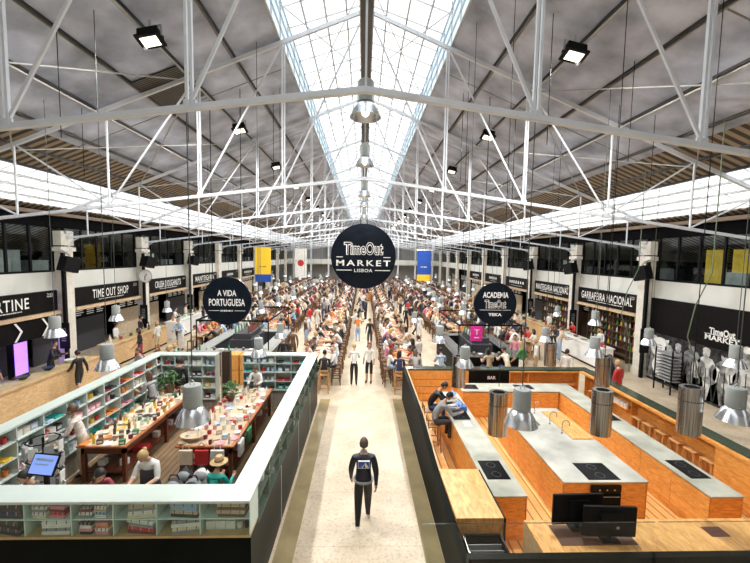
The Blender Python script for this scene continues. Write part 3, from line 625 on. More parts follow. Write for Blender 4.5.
# product prototypes (kinds in local coordinates, base at the origin)
def P(kind, col):
    key = kind+col
    if key in PR: return PR[key]
    m = MB(); c = COL[col]; k2 = None
    if kind == 'book': m.box(-.075, .075, -.1, .1, 0, .028); k2 = MB().box(-.07, .077, -.095, .095, .004, .024); n2 = 'pages'
    elif kind == 'box': m.box(-.06, .06, -.05, .05, 0, .11); k2 = MB().box(-.045, .045, -.052, -.05, .03, .08); n2 = 'label_patch'
    elif kind == 'tin': m.lathe((0, 0, 0), [(0, 0), (.045, 0), (.045, .1), (0, .1)], 14); k2 = MB().lathe((0, 0, 0), [(0, .1), (.047, .095), (.047, .115), (0, .118)], 14); n2 = 'lid'
    elif kind == 'bottle': m.lathe((0, 0, 0), [(0, 0), (.036, 0), (.037, .15), (.014, .2), (.013, .25), (0, .25)], 12); k2 = MB().lathe((0, 0, 0), [(0, .255), (.015, .25), (.016, .28), (0, .285)], 10); n2 = 'cap'
    elif kind == 'jar': m.lathe((0, 0, 0), [(0, 0), (.045, 0), (.05, .05), (.042, .1), (0, .1)], 14); k2 = MB().lathe((0, 0, 0), [(0, .1), (.043, .098), (.043, .12), (0, .122)], 12); n2 = 'lid'
    elif kind == 'bowl': m.lathe((0, 0, 0), [(0, 0), (.04, 0), (.09, .05), (.095, .055), (.085, .05), (.035, .01), (0, .01)], 16)
    elif kind == 'plate': m.lathe((0, 0, 0), [(0, 0), (.07, 0), (.12, .018), (.122, .022), (.07, .008), (0, .006)], 18)
    elif kind == 'mug': m.lathe((0, 0, 0), [(0, 0), (.036, 0), (.04, .09), (.035, .09), (.032, .01), (0, .01)], 12); k2 = MB().tube([(.038, 0, .07), (.065, 0, .065), (.065, 0, .03), (.038, 0, .02)], .007, 6); n2 = 'handle'
    elif kind == 'cloth': 
        for q in range(3): m.box(-.13+.003*q, .13-.004*q, -.1, .1-.003*q, q*.028, q*.028+.025)
    o = obj('folded_cloth' if kind == 'cloth' else kind if kind != 'box' else 'boxed_product', m, c, None, smooth=kind in ('tin', 'bottle', 'jar', 'bowl', 'plate', 'mug'), bevel=.008 if kind == 'cloth' else 0)
    o.location = (0, 0, 0)
    # keep the prototype's own mesh centred on its base
    if k2:
        q = obj(n2, k2, {'pages': COL['cream'], 'label_patch': COL['white'], 'cap': COL['charcoal'], 'lid': GALV, 'handle': c}[n2], o)
    PR[key] = [o, False]; return PR[key]
PR = {}; usedl = set()
def put(kind, col, loc, rz, label, group, sc_=1.0, cat=None):
    p = P(kind, col)
    if not p[1]: o = p[0]; p[1] = True
    else: o = dup(p[0])
    o.location = loc; o.rotation_euler = (0, 0, rz); o.scale = (sc_,)*3
    return tag(o, label, cat or {'cloth': 'textile', 'box': 'box'}.get(kind, kind), group)
R1 = random.Random(11)
rown = {3: ['lowest', 'middle', 'top'], 4: ['lowest', 'second lowest', 'second highest', 'top']}
def fill(cells, nrows, where, kinds, cols, group, skip=None, dens=1.0):
    for (i, j, fc, a0, a1, b0, b1, z, h) in cells:
        if skip and skip(i, j): continue
        kd = R1.choice(kinds); cc = R1.choice(cols)
        L = (b1-b0) if fc == 'x' else (a1-a0); stepw = {'book': .2, 'box': .15, 'tin': .12, 'bottle': .11, 'jar': .13, 'bowl': .22, 'mug': .13, 'plate': .27, 'cloth': .3}[kd]*1.25
        nn = max(2, min(5, int(L*dens/stepw+.5)))
        for q in range(nn):
            c2 = cc if R1.random() < .6 else R1.choice(cols); f_ = (q+.5)/nn
            x = (a1-.12) if fc == 'x' else a0+(a1-a0)*f_; y = b0+(b1-b0)*f_ if fc == 'x' else b0+.12
            s_ = min(1.25, h/.3 if kd == 'bottle' else 1.25)
            put(kd, c2, (x, y, z+.001), R1.uniform(-.15, .15)+(PI/2 if fc == 'x' else 0), '%s %s, %s in %s row, %s bay of %s' % (c2, {'cloth': 'folded cloth', 'box': 'carton'}.get(kd, kd), ORD[q], rown[nrows][j], ORD[i], where), group, s_)
allc = ['white', 'red', 'yellow', 'light blue', 'navy', 'green', 'cream', 'orange', 'charcoal', 'teal', 'maroon', 'pink']
fill(cL, 4, 'the left shelving', ['book', 'box', 'bowl', 'jar', 'mug'], allc+['charcoal', 'white', 'black'], 'goods in the left cubbies', skip=lambda i, j: i < 2)
fill(cB, 4, 'the back shelving', ['box', 'tin', 'jar', 'box'], ['yellow', 'red', 'white', 'navy', 'maroon', 'light blue', 'red'], 'goods on the back shelving')
fill(cR, 4, 'the shelving by the aisle', ['box', 'book', 'jar'], ['charcoal', 'light blue', 'white', 'red', 'teal', 'grey'], 'goods on the back shelving by the aisle')
# textiles in the near case
def stack(x, z, w_, cols, label0, rot=0, n=4, dpt=.3, th=.045):
    for q in range(n):
        c = cols[q % len(cols)]; hw = w_/2-R1.uniform(0, .015); m = MB()
        for g in range(2):
            zz = q*th+g*th*.48; m.box(-hw, hw, -dpt/2+.004*g, dpt/2, zz, zz+th*.44)
        for g in range(3 if q % 2 else 0): m.k = 1; xx = -hw+hw*2*(g+.5)/3; m.box(xx-.005, xx+.005, -dpt/2-.001, dpt/2, q*th-.0004+.001, q*th+th*.925); m.k = 0
        o = obj('folded_textile', m, [COL[c], COL['maroon' if c in ('white', 'cream') else 'charcoal' if c in ('grey', 'beige', 'light blue') else 'pink']], bevel=0)
        o.location = (x+R1.uniform(-.008, .008), SY0+.18, z+q*th+.001); o.rotation_euler = (0, 0, rot+R1.uniform(-.04, .04))
        tag(o, '%s folded textile, %s from the bottom, %s' % (c, ORD[q], label0), 'textile', 'folded textiles in the near case')
lo, hi = 1.336, 1.576
def the_stack(nm, lst, q, b): return '%s%s pile, %s case bay' % (nm, '' if len(lst) == 1 else (' left' if q == 0 else ' right'), ORD[b])
bays = {4: ([('cream', 'white', 'grey', 'white'), ('pink', 'red', 'maroon')], [('white', 'grey', 'white', 'white')]), 5: ([('grey', 'white', 'maroon'), ('white', 'light blue', 'beige')], [('charcoal', 'pink', 'white'), ('pink', 'white', 'orange')]),
        6: ([('cream', 'white', 'grey', 'beige')], [('maroon', 'red', 'grey', 'white')]), 7: ([('charcoal', 'beige', 'light blue', 'light blue')], [('grey', 'cream', 'white')]),
        2: ([('white', 'cream', 'grey')], [('white', 'light blue', 'cream')]), 3: ([('charcoal', 'navy', 'charcoal')], [('black', 'charcoal')]), 8: ([('brown', 'beige')], [])}
for b, (up, dn) in bays.items():
    x0_, x1_ = cx[b], cx[b+1]
    for z, lst, nm in ((hi, up, 'upper'), (lo, dn, 'lower')):
        for q, cols in enumerate(lst):
            w_ = (x1_-x0_-.14)/len(lst); stack(x0_+.07+w_*(q+.5)+(.08 if len(lst) == 1 else 0), z, min(w_-.03, .4), cols, the_stack(nm, lst, q, b), n=4, th=.05 if len(lst) == 1 else .044, rot=R1.uniform(-.22, .22) if len(lst) == 1 else R1.uniform(-.1, .1))
for q, x in enumerate((-2.14, -2.0, -1.86)): put('box', 'white', (x, SY0+.16, lo), .05, 'white carton, %s of three in the lower bay near the case corner' % ORD[q], 'white cartons in the case corner', 1.1)
for q, (x, kd, c) in enumerate(((-1.74, 'jar', 'white'), (-1.64, 'mug', 'charcoal'))): put(kd, c, (x, SY0+.16, lo), 0, '%s %s in the lowest corner of the near glass case' % (c, kd), None, .9); put(kd, 'grey' if c == 'white' else c, (x, SY0+.18, hi), 0, '%s %s on the upper shelf at the corner of the near glass case' % ('grey' if c == 'white' else c, kd), None, .75)
# goods in the aisle case
for k in range(10):
    for z, nm in ((1.166, 'lower'), (1.516, 'upper')):
        for q in range(3):
            y = SY0+.4+k*.718+.14+q*.22; kd = R1.choice(['bottle', 'jar', 'mug', 'box', 'tin']); c = R1.choice(['charcoal', 'white', 'green', 'grey', 'teal', 'brown', 'cream'])
            put(kd, c, (SX1-.14, y, z), 0, '%s %s, %s on the %s shelf, bay %s of the aisle case' % (c, kd if kd != 'box' else 'carton', ORD[q], nm, ORD[k]), 'goods in the aisle case', .95)
# display tables
def table(x0, x1, y0, y1, label):
    t = thing('display_table', label, 'table', ((x0+x1)/2, (y0+y1)/2, 0))
    obj('tabletop', MB().box(x0, x1, y0, y1, .86, .9), TTOP, t, bevel=.005); obj('apron', MB().box(x0+.06, x1-.06, y0+.06, y1-.06, .7, .86), DWOOD, t)
    obj('lower_shelf', MB().box(x0+.1, x1-.1, y0+.1, y1-.1, .22, .25), DWOOD, t)
    for a in (x0+.06, x1-.14):
        for b in (y0+.06, (y0+y1)/2, y1-.14): obj('leg', MB().box(a, a+.08, b, b+.08, 0.02, .86), DWOOD, t)
table(-6.4, -5.3, 8.0, 11.6, 'dark red wooden shop table crowded with orange and yellow goods')
table(-4.2, -2.9, 8.0, 11.6, 'dark red wooden shop table crowded with red and white goods')
for ti, (x0, x1, nm, cols) in enumerate(((-6.4, -5.3, 'left shop table', ['orange', 'beige', 'green', 'brown', 'cream', 'brown', 'charcoal', 'yellow', 'white', 'cream', 'maroon']), (-4.2, -2.9, 'right shop table', ['red', 'white', 'pink', 'cream', 'white', 'light blue', 'maroon', 'beige', 'white']))):
    for rw in range(15):
        for q in range(6):
            if R1.random() < .06: continue
            y = 8.12+rw*.238; x = x0+.12+(x1-x0-.24)*q/5; kd = R1.choice(['tin', 'jar', 'box', 'bowl', 'book', 'bottle', 'plate', 'mug']); c = R1.choice(cols)
            put(kd, c, (x+R1.uniform(-.03, .03), y+R1.uniform(-.02, .02), .9022), R1.uniform(0, .5), '%s %s, %s from the left in %s row of the %s' % (c, kd if kd != 'box' else 'carton', ORD[q], ORD[rw], nm), 'goods on the '+nm, 1.0 if kd not in ('bottle', 'plate', 'bowl') else .85)
    for q in range(10):
        kd = R1.choice(['cloth', 'box']); c = R1.choice(['white', 'red', 'grey', 'cream', 'green']); x = x0+.3+(q % 2)*(x1-x0-.6); y = 8.4+(q//2)*.66
        put(kd, c, (x, y, .251), 0, '%s %s under the %s, %s from its near end on the %s' % (c, 'folded cloth' if kd == 'cloth' else 'carton', nm, ORD[q//2], 'left' if q % 2 == 0 else 'right'), 'goods under the '+nm, 1.3)
# paper covers, bags hung on the tables
for x0, x1, nm in ((-6.32, -5.38, 'left'), (-4.12, -2.98, 'right')):
    tag(obj('table_cover', MB().box(x0, x1, 8.05, 11.5, .9, .9012), COL['cream'] if nm == 'left' else COL['beige']), 'pale paper cover under the goods on the %s shop table' % nm, 'cover')
def tote(x, y, z, c, lab, rz=0, w_=.15, h_=.34):
    t = thing('tote_bag', lab, 'bag', (x, y, z), None, rz); child('bag_body', MB().prism([(-w_, -.04), (w_, -.04), (w_, .03), (-w_, .03)], 0, h_), COL[c], t, bevel=.015); child('handle', MB().tube([(-w_*.5, 0, h_-.01), (-w_*.4, 0, h_+.12), (0, 0, h_+.17), (w_*.4, 0, h_+.12), (w_*.5, 0, h_-.01)], .008, 6), COL[c], t); return t
tote(-3.95, 7.97, .5, 'cream', 'cream tote bag hung at the left front corner of the right shop table'); tote(-3.6, 7.97, .5, 'red', 'red cloth bag hung on the front of the right shop table'); tote(-3.25, 7.97, .5, 'white', 'white tote bag hung on the front of the right shop table')
tote(-2.87, 9.0, .5, 'green', 'green bag on the aisle side of the right shop table', PI/2); tote(-2.87, 8.4, .5, 'white', 'white bag on the aisle side near the front of the right shop table', PI/2)
for i, (x, y, c) in enumerate(((-3.45, 6.5, 'charcoal'), (-3.1, 6.48, 'grey'), (-3.4, 6.8, 'black'), (-3.08, 6.8, 'white'))):
    t = thing('knapsack', '%s bag in the heap behind the near glass case' % c, 'bag', (x, y, .721)); child('bag_body', MB().ell((0, 0, .2), .17, .13, .2, 14, 9), COL[c], t, True); child('flap', MB().ell((0, -.05, .27), .13, .1, .11, 12, 7), COL['grey' if c != 'grey' else 'black'], t, True); child('strap', MB().tube([(-.1, 0, .36), (-.06, 0, .46), (.06, 0, .46), (.1, 0, .36)], .012, 6), COL['black'], t)
t = thing('low_trunk', 'low wooden trunk carrying the heap of bags behind the case', 'trunk', (-3.25, 6.65, .02)); child('body', MB().box(-.34, .3, -.28, .28, 0, .66), DWOOD, t); child('lid', MB().box(-.36, .32, -.3, .3, .66, .7), DWOOD, t)
# big bowls and wreath on tables
GRN = mat('leaf_green', (.05, .14, .03), .6, var=.5, scale=20)
def plant(x, y, z, s, label, potc='brown'):
    t = thing('potted_plant', label, 'plant', (x, y, z)); obj('pot', MB().lathe((x, y, z), [(0, 0), (.07*s, 0), (.1*s, .15*s), (.085*s, .15*s), (0, .13*s)], 14), COL[potc], t, smooth=True)
    m = MB(); rr = random.Random(int(x*100))
    for q in range(160):
        a = rr.uniform(0, 2*PI); e = rr.uniform(0, PI/1.7); r_ = .24*s*rr.uniform(.5, 1); p = Vector((x+r_*math.sin(e)*math.cos(a), y+r_*math.sin(e)*math.sin(a), z+.2*s+r_*math.cos(e)*1.1))
        u_ = Vector((rr.uniform(-1, 1), rr.uniform(-1, 1), rr.uniform(-.4, 1))).normalized()*.05*s; v_ = u_.cross(Vector((0, 0, 1))).normalized()*.022*s
        m.add([p-u_, p+v_, p+u_, p-v_], [(0, 1, 2, 3)])
    obj('foliage', m, GRN, t)
plant(-6.0, 11.2, .9, 1.5, 'leafy green plant at the far end of the left shop table'); plant(-3.9, 10.6, .9, 1.3, 'leafy green plant on the right shop table')
t = thing('wicker_tray', 'oval wicker tray at the near corner of the right shop table', 'tray', (-3.95, 8.3, .93)); obj('tray', MB().lathe((-3.95, 8.3, .98), [(0, 0), (.2, 0), (.27, .05), (.28, .05), (.21, -.015), (0, -.015)], 24, 1, .7), COL['beige'], t, smooth=True)
# sales desk behind the near case
t = thing('sales_desk', 'low pale desk behind the near glass case', 'desk', (-4.9, 5.6, 0)); obj('top', MB().box(-6.6, -3.3, 5.42, 5.95, 1.02, 1.06), COL['beige'], t); obj('body', MB().box(-6.5, -3.4, 5.5, 5.9, .02, 1.02), GRW, t)
t = thing('till_screen', 'tilted computer screen with a pale blue display behind the case', 'screen', (-5.12, 5.75, 1.06)); 
obj('stand', MB().box(-5.2, -5.04, 5.72, 5.86, 1.06, 1.08).box(-5.15, -5.09, 5.78, 5.82, 1.08, 1.75), BLKM, t); m = MB().box(-.23, .23, 0, .03, -.16, .16); o = child('casing', m, BLKM, t); m = MB().box(-.21, .21, -.004, 0, -.14, .14); p = child('display', m, mat('screen_blue', (.2, .3, .75), .3, emit=.7), t)
m = MB().box(-.16, .16, -.007, -.004, .05, .09).box(-.16, .1, -.007, -.004, -.01, .01); p2 = child('screen_window', m, COL['light blue'], t)
for q in (o, p, p2): q.location = (0, 0, .78); q.rotation_euler = (math.radians(-28), 0, -.15)
# postcard spinner rack
t = thing('postcard_rack', 'dark revolving postcard rack at the left of the shop', 'rack', (-5.95, 6.7, 0)); fr = MB().tube([(-5.95, 6.7, 0.03), (-5.95, 6.7, 1.8)], .02, 8).lathe((-5.95, 6.7, .02), [(0, 0), (.3, 0), (.3, .03), (0, .04)], 20)
for z in (.7, 1.05, 1.4, 1.75): fr.lathe((-5.95, 6.7, z), [(.24, 0), (.26, 0), (.26, .015), (.24, .015), (.24, 0)], 8)
obj('frame', fr, BLKM, t); pc = MB(); pd = MB()
for q in range(8):
    for j in range(4):
        a = q*PI/4+.2; c_, s_ = math.cos(a), math.sin(a); bx = -5.95+.28*c_; by = 6.7+.28*s_; z = .62+j*.3
        obj('postcard', MB().bar((bx-.07*s_*-1, by-.07*c_, z+.1), (bx+.07*s_*-1, by+.07*c_, z+.1), .015, .2), COL['white' if (q+j) % 2 else 'grey'], t)

# dark door panel and orange cabinets behind the shop
t = thing('door_panel', 'narrow dark standing panel at the back of the shop opening', 'panel', (-4.6, 12.5, 0)); obj('panel', MB().box(-4.75, -4.5, 12.15, 12.35, .02, 1.95).box(-4.72, -4.53, 12.13, 12.15, .1, 1.85), mat('panel_brown', (.05, .03, .02), .5), t); obj('edge_strip', MB().box(-4.78, -4.75, 12.13, 12.36, .02, 1.97), GALV, t)
for i, x in enumerate((-5.3, -4.55)):
    for j in range(2):
        t = thing('wooden_cabinet', 'orange wooden cabinet behind the shop, %s of the two stacks, %s one' % (('left', 'right')[i], ('lower', 'upper')[j]), 'cabinet', (x, 14.6, j*.62), 'orange cabinets behind the shop'); obj('body', MB().box(x-.35, x+.35, 14.3, 14.9, j*.62, j*.62+.6), ORNGH, t, bevel=.006); obj('door', MB().box(x-.32, x+.32, 14.28, 14.3, j*.62+.03, j*.62+.57), ORNGH, t)

# ============================================================ KITCHEN (right of the aisle)
KZ = 1.15
# enclosure
for nm, bx, side in (('wall_kitchen_left', (1.5, 1.62, 4.75, 12.8), 'l'),):
    wp = [(4.7, 0), (12.9, 0), (12.9, 1.22), (9.0, 1.2), (7.0, .92), (4.7, .9)]; m = MB(); n_ = len(wp)
    m.add([(1.49, a, b) for a, b in wp]+[(1.6, a, b) for a, b in wp], [tuple(range(n_)), tuple(range(n_, 2*n_))]+[(i, (i+1) % n_, (i+1) % n_+n_, i+n_) for i in range(n_)]); struct('wall_kitchen_left', m, mat('black_wall_glass', (.004, .006, .005), .5, spec=.03))
    struct('trim_4', MB().bar((1.615, 7.02, .93), (1.615, 9.0, 1.21), .03, .03).bar((1.615, 9.0, 1.21), (1.615, 12.85, 1.23), .03, .03).box(1.6, 1.61, 7.02, 12.85, .02, .9), PLY)
struct('wall_kitchen_near', MB().box(1.5, 8.4, 4.6, 4.7, 0, 1.16), BLKG)
GTOP = mat('green_black_glass_top', (.03, .05, .03), .2, var=.3, scale=1.5, spec=.4)
t = thing('wooden_shelf_unit', 'orange wooden low wall with open shelves along the back of the kitchen', 'shelving', (4.8, 13, 0))
obj('rim', MB().box(1.6, 8.45, 12.75, 13.1, 1.15, 1.2), GTOP, t); obj('panel', MB().box(1.63, 3.9, 12.75, 13.05, 0.02, 1.15), ORNGH, t)
m = MB()
for z in (.3, .55, .82): m.box(1.63, 3.9, 12.742, 12.75, z, z+.008)
obj('groove', m, DWOOD, t)
obj('black_panel', MB().box(3.9, 5.4, 12.74, 13.05, .02, 1.15), SB, t); text('BAR', .3, .12, (4.75, 12.74, .9), *FR, SIGNW, t, bold=.02); text('TimeOut MARKET', .9, .13, (4.75, 12.74, .62), *FR, SIGNW, t, bold=.03)
obj('carcass', MB().box(5.4, 8.0, 12.98, 13.05, .02, 1.15).box(5.4, 8.0, 12.7, 12.98, 1.1, 1.15).box(5.4, 8.0, 12.72, 12.98, .62, .65).box(5.4, 8.0, 12.72, 12.98, .02, .05).box(5.4, 5.43, 12.72, 12.98, .05, 1.1).box(6.1, 6.13, 12.72, 12.98, .05, 1.1).box(7.97, 8.0, 12.72, 12.98, .05, 1.1), ORNGH, t)
t = thing('wooden_shelf_unit', 'orange wooden low wall with shelves along the right side of the kitchen', 'shelving', (8.2, 8.8, 0))
obj('rim', MB().box(8.12, 8.5, 4.7, 12.75, 1.15, 1.2), GTOP, t); obj('rim_edge', MB().box(8.0, 8.12, 4.7, 12.7, 1.12, 1.18), ORNG, t)
cc = MB().box(8.4, 8.45, 4.75, 12.7, .02, 1.12).box(8.05, 8.4, 10.4, 11.5, .72, .75).box(8.02, 8.4, 4.75, 7.6, .02, 1.12)
for y in (7.6, 10.37, 11.5, 12.66): cc.box(8.2, 8.4, y, y+.035, .02, 1.12)
obj('carcass', cc, ORNG, t)
STW = mat('stool_wood', (.62, .3, .1), .45, kind='wood', scale=6, var=.2, col2=(.78, .44, .18))
def lowstool():
    t = thing('wooden_stool', 'x', 'stool', (0, 0, 0), 'wooden stools under the kitchen shelf')
    obj('seat', MB().box(-.16, .16, -.1, .1, .56, .595), STW, t, bevel=.004)
    for a in (-1, 1):
        for b in (-1, 1): obj('leg', MB().bar((a*.18, b*.14, 0), (a*.13, b*.08, .56), .035, .035), STW, t)
    obj('stretcher', MB().bar((-.15, -.13, .14), (.15, -.13, .14), .02, .025).bar((-.15, .13, .14), (.15, .13, .14), .02, .025).bar((-.15, -.13, .14), (-.15, .13, .14), .02, .025).bar((.15, -.13, .14), (.15, .13, .14), .02, .025), STW, t)
    return t
ls = lowstool(); first = True
for i, y in enumerate((7.9, 8.35, 8.8, 9.25, 9.7, 10.1, 11.75, 12.2, 12.45)[:8]):
    o = ls if first else dup(ls); first = False; o.location = (8.22, y, .02); o.rotation_euler = (0, 0, PI/2); o['label'] = 'wooden stool under the right kitchen shelf, %s from the near end' % ORD[i]
for i, x in enumerate((6.4, 6.9, 7.4)):
    o = dup(ls, (x, 12.84, .05), 0, 'wooden stool in the back kitchen shelves, %s from the left' % ORD[i])
for i in range(7):
    y = 10.48+i*.15
    put('mug', 'white', (8.12, y, .751), 0, 'white cup on the right kitchen shelf, %s from the near end' % ORD[i], 'cups on the kitchen shelf', 1.5, 'cup')
HOB = mat('hob_glass', (.005, .005, .006), .3, var=.1, spec=.15)
def hob(x0, x1, y0, y1, label):
    t = thing('induction_hob', label, 'hob', ((x0+x1)/2, (y0+y1)/2, .905)); obj('glass', MB().box(x0, x1, y0, y1, .905, .911), HOB, t)
    m = MB(); cxx, cyy = (x0+x1)/2, (y0+y1)/2
    for a in (-.25, .25):
        m.lathe((cxx, cyy+a*(y1-y0), .9115), [(.085, 0), (.09, 0), (.09, .0006), (.085, .0006), (.085, 0)], 24)
    obj('ring', m, COL['grey'], t)
def counter(x0, x1, y0, y1, label, top, nd, axis, ends=True):
    t = thing('kitchen_counter', label, 'counter', ((x0+x1)/2, (y0+y1)/2, 0)); obj('worktop', MB().box(x0, x1, y0, y1, .875, .905), top, t, bevel=.003)
    obj('shadow_gap', MB().box(x0+.02, x1-.02, y0+.02, y1-.02, .86, .875), BLKM, t); obj('cabinet_body', MB().box(x0+.025, x1-.025, y0+.025, y1-.025, .02, .86), ORNG, t)
    for i in range(nd):
        if axis == 'x':
            for xx in ((x0, x0+.012), (x1-.012, x1)): 
                a = y0+.03+(y1-y0-.06)*i/nd; b = y0+.03+(y1-y0-.06)*(i+1)/nd; obj('door', MB().box(xx[0]+.005, xx[1]+.005, a+.004, b-.004, .04, .85), ORNG, t)
        else:
            a = x0+.03+(x1-x0-.06)*i/nd; b = x0+.03+(x1-x0-.06)*(i+1)/nd; obj('door', MB().box(a+.004, b-.004, y0+.005, y0+.02, .04, .85), ORNG, t)
    return t
counter(2.43, 3.1, 6.25, 11.35, 'long narrow orange counter with grey worktop nearest the aisle', STOP, 6, 'x')
counter(3.3, 6.55, 11.4, 12.15, 'orange counter with grey worktop across the back of the kitchen', STOP, 4, 'y')
counter(6.55, 7.2, 6.2, 12.15, 'long orange counter with grey worktop at the right of the kitchen', STOP, 7, 'x')
t = counter(4.0, 5.72, 6.65, 10.1, 'wide central kitchen island with pale marble top and orange doors', MRBL, 4, 'x')
ov = thing('built_in_oven', 'black oven built into the near end of the island', 'oven', (4.85, 6.66, .3)); obj('door', MB().box(4.55, 5.15, 6.62, 6.66, .3, .68), BLKG, ov); obj('control_panel', MB().box(4.55, 5.15, 6.62, 6.66, .7, .84), BLKM, ov); obj('handle', MB().tube([(4.6, 6.59, .64), (5.1, 6.59, .64)], .01, 6).box(4.62, 4.64, 6.59, 6.62, .63, .65).box(5.06, 5.08, 6.59, 6.62, .63, .65), STEEL, ov)
m = MB()
for q in range(3): m.tube([(4.7+q*.15, 6.62, .77), (4.7+q*.15, 6.6, .77)], .018, 12)
obj('knob', m, STEEL, ov)
hob(2.52, 2.99, 6.75, 7.4, 'black induction hob on the near part of the aisle counter'); hob(2.5, 2.97, 9.35, 9.9, 'black hob on the aisle counter beside the laptop users')
hob(4.55, 5.2, 6.72, 7.3, 'black induction hob at the near end of the marble island'); hob(6.68, 7.1, 6.75, 7.4, 'black hob on the near part of the right counter'); hob(6.68, 7.1, 9.3, 9.9, 'black hob on the far part of the right counter'); hob(5.2, 5.8, 11.6, 12.0, 'black hob on the back kitchen counter'); hob(3.4, 3.9, 11.6, 12.0, 'black hob at the left end of the back counter')
SINK = mat('sink_dark', (.03, .03, .03), .3)
t = thing('cutting_board', 'large pale wooden board laid on the right edge of the island', 'board', (5.45, 9.1, .905)); obj('board', MB().box(5.15, 5.7, 8.3, 9.85, .906, .93), PLYT, t, bevel=.004)
for i, (x, y) in enumerate(((5.0, 9.1), (4.9, 9.75), (5.05, 8.6))):
    t = thing('sink_tap', 'arched chrome tap on the island, %s one' % ('middle', 'farthest', 'nearest')[i], 'tap', (x, y, .905), 'taps on the island'); pts = [(x, y, .905), (x, y, 1.15)]+[(x+.09-.09*math.cos(a), y, 1.15+.09*math.sin(a)) for a in [PI*j/8 for j in range(1, 9)]]+[(x+.18, y, 1.1)]
    obj('spout', MB().tube(pts, .011, 8), STEEL, t, smooth=True); obj('base', MB().lathe((x, y, .905), [(0, 0), (.025, 0), (.025, .02), (.012, .03)], 12), STEEL, t); obj('lever', MB().bar((x, y-.02, 1.0), (x, y-.09, 1.03), .012, .012), STEEL, t)
for i, (x, y) in enumerate(((4.55, 9.75), (4.5, 9.2))):
    t = thing('sink_basin', '%s dark inset basin on the island' % ('farther', 'nearer')[i], 'sink', (x, y, .905), 'island basins'); obj('basin', MB().box(x-.2, x+.2, y-.16, y+.16, .906, .909), SINK, t); obj('basin_rim', MB().box(x-.22, x+.22, y-.18, y-.16, .906, .914).box(x-.22, x+.22, y+.16, y+.18, .906, .914).box(x-.22, x-.2, y-.16, y+.16, .906, .914).box(x+.2, x+.22, y-.16, y+.16, .906, .914), STEEL, t)
# wooden block cabinet with black vent stripes
t = thing('wooden_service_box', 'knotty pine box cabinet with speckled vents, beside the aisle wall', 'cabinet', (2.0, 6.3, 0)); obj('body', MB().box(1.6, 2.4, 5.62, 7.0, .02, .97), PLYT, t, bevel=.004); m = MB()
for q in range(12): m.box(1.74+q*.05, 1.765+q*.05, 5.67, 5.73, .9505, .953)
for q in range(12): m.box(1.71, 1.77, 5.85+q*.07, 5.88+q*.07, .9505, .953)
for q in range(8): m.box(1.8+q*.05, 1.825+q*.05, 6.86, 6.9, .9505, .953)
obj('vent_slots', m, COL['grey'], t)
obj('side_frame', MB().box(2.4, 2.43, 5.6, 5.64, .02, .97).box(2.4, 2.43, 5.64, 6.98, .93, .97), BLKM, t)
t = thing('metal_trolley', 'open black metal tray trolley with silver rim, at the bottom beside the pine box', 'trolley', (1.95, 5.25, 0)); m = MB()
obj('tray', MB().box(1.68, 2.3, 5.0, 5.5, .6, .62).box(1.68, 1.7, 5.0, 5.5, .62, .78).box(2.28, 2.3, 5.0, 5.5, .62, .78).box(1.7, 2.28, 5.0, 5.02, .62, .78).box(1.7, 2.28, 5.48, 5.5, .62, .78), BLKM, t)
obj('rim', MB().tube([(1.68, 5.0, .79), (2.3, 5.0, .79), (2.3, 5.5, .79), (1.68, 5.5, .79), (1.68, 5.0, .79)], .014, 6), STEEL, t)
for a in (1.7, 2.28):
    for b in (5.02, 5.48): obj('leg', MB().tube([(a, b, .06), (a, b, .6)], .012, 6), STEEL, t); obj('castor', MB().tube([(a-.01, b, .05), (a+.01, b, .05)], .03, 10), BLKM, t)
for q in range(3): obj('tray_divider', MB().box(1.72, 2.26, 5.1+q*.12, 5.11+q*.12, .62, .74), COL['grey'], t)
# near wooden desk
t = thing('reception_desk', 'broad knotty pine desk across the bottom right corner', 'desk', (5.4, 5.05, 0)); obj('top', MB().box(2.62, 8.0, 4.72, 5.38, 1.08, 1.12), PLYT, t, bevel=.003); obj('side_panel', MB().box(2.62, 2.66, 4.74, 5.38, .02, 1.08), PLY, t); obj('back_panel', MB().box(2.66, 7.95, 5.33, 5.37, .02, 1.08), PLYT, t)
m = MB()
for x in (4.0, 5.6): m.box(x, x+.006, 4.72, 5.38, 1.1195, 1.1215)
obj('board_joint', m, DWOOD, t); obj('desk_mat', MB().box(2.95, 4.1, 4.86, 5.26, 1.12, 1.124), mat('slatted_mat', (.13, .06, .04), .5), t); obj('cable_hole', MB().box(5.35, 5.65, 5.0, 5.2, 1.12, 1.124), DWOOD, t)
def monitor(x, y, w_, h_, z, label, rz):
    t = thing('monitor', label, 'monitor', (x, y, 1.124)); t.rotation_euler = (0, 0, rz); L_ = lambda m, n, mt, **k: setattr(obj(n, m, mt, t, **k), 'location', (0, 0, 0)) 
    def ob(n, mb, mt, bev=0):
        me = mesh_of(n, mb, mt, False, bev); o = bpy.data.objects.new(n, me); C.objects.link(o); o.parent = t; return o
    ob('foot', MB().box(-.13, .13, -.1, .1, 0, .015), BLKM, .004); ob('neck', MB().box(-.03, .03, -.02, .02, .015, z), BLKM)
    ob('rear_casing', MB().box(-w_/2, w_/2, -.02, .02, z-.04, z-.04+h_).box(-.16, .16, -.05, -.02, z+.04, z+h_-.12), BLKM, .006); ob('screen', MB().box(-w_/2+.015, w_/2-.015, .02, .022, z-.025, z+h_-.055), BLKG); ob('label_patch', MB().box(.08, .12, -.053, -.05, z+.1, z+.14), COL['grey'])
monitor(3.38, 5.22, .8, .48, .1, 'black computer monitor seen from behind, farther of the two', .03); monitor(3.72, 4.98, .78, .46, .09, 'black computer monitor seen from behind, nearer of the two', -.05)
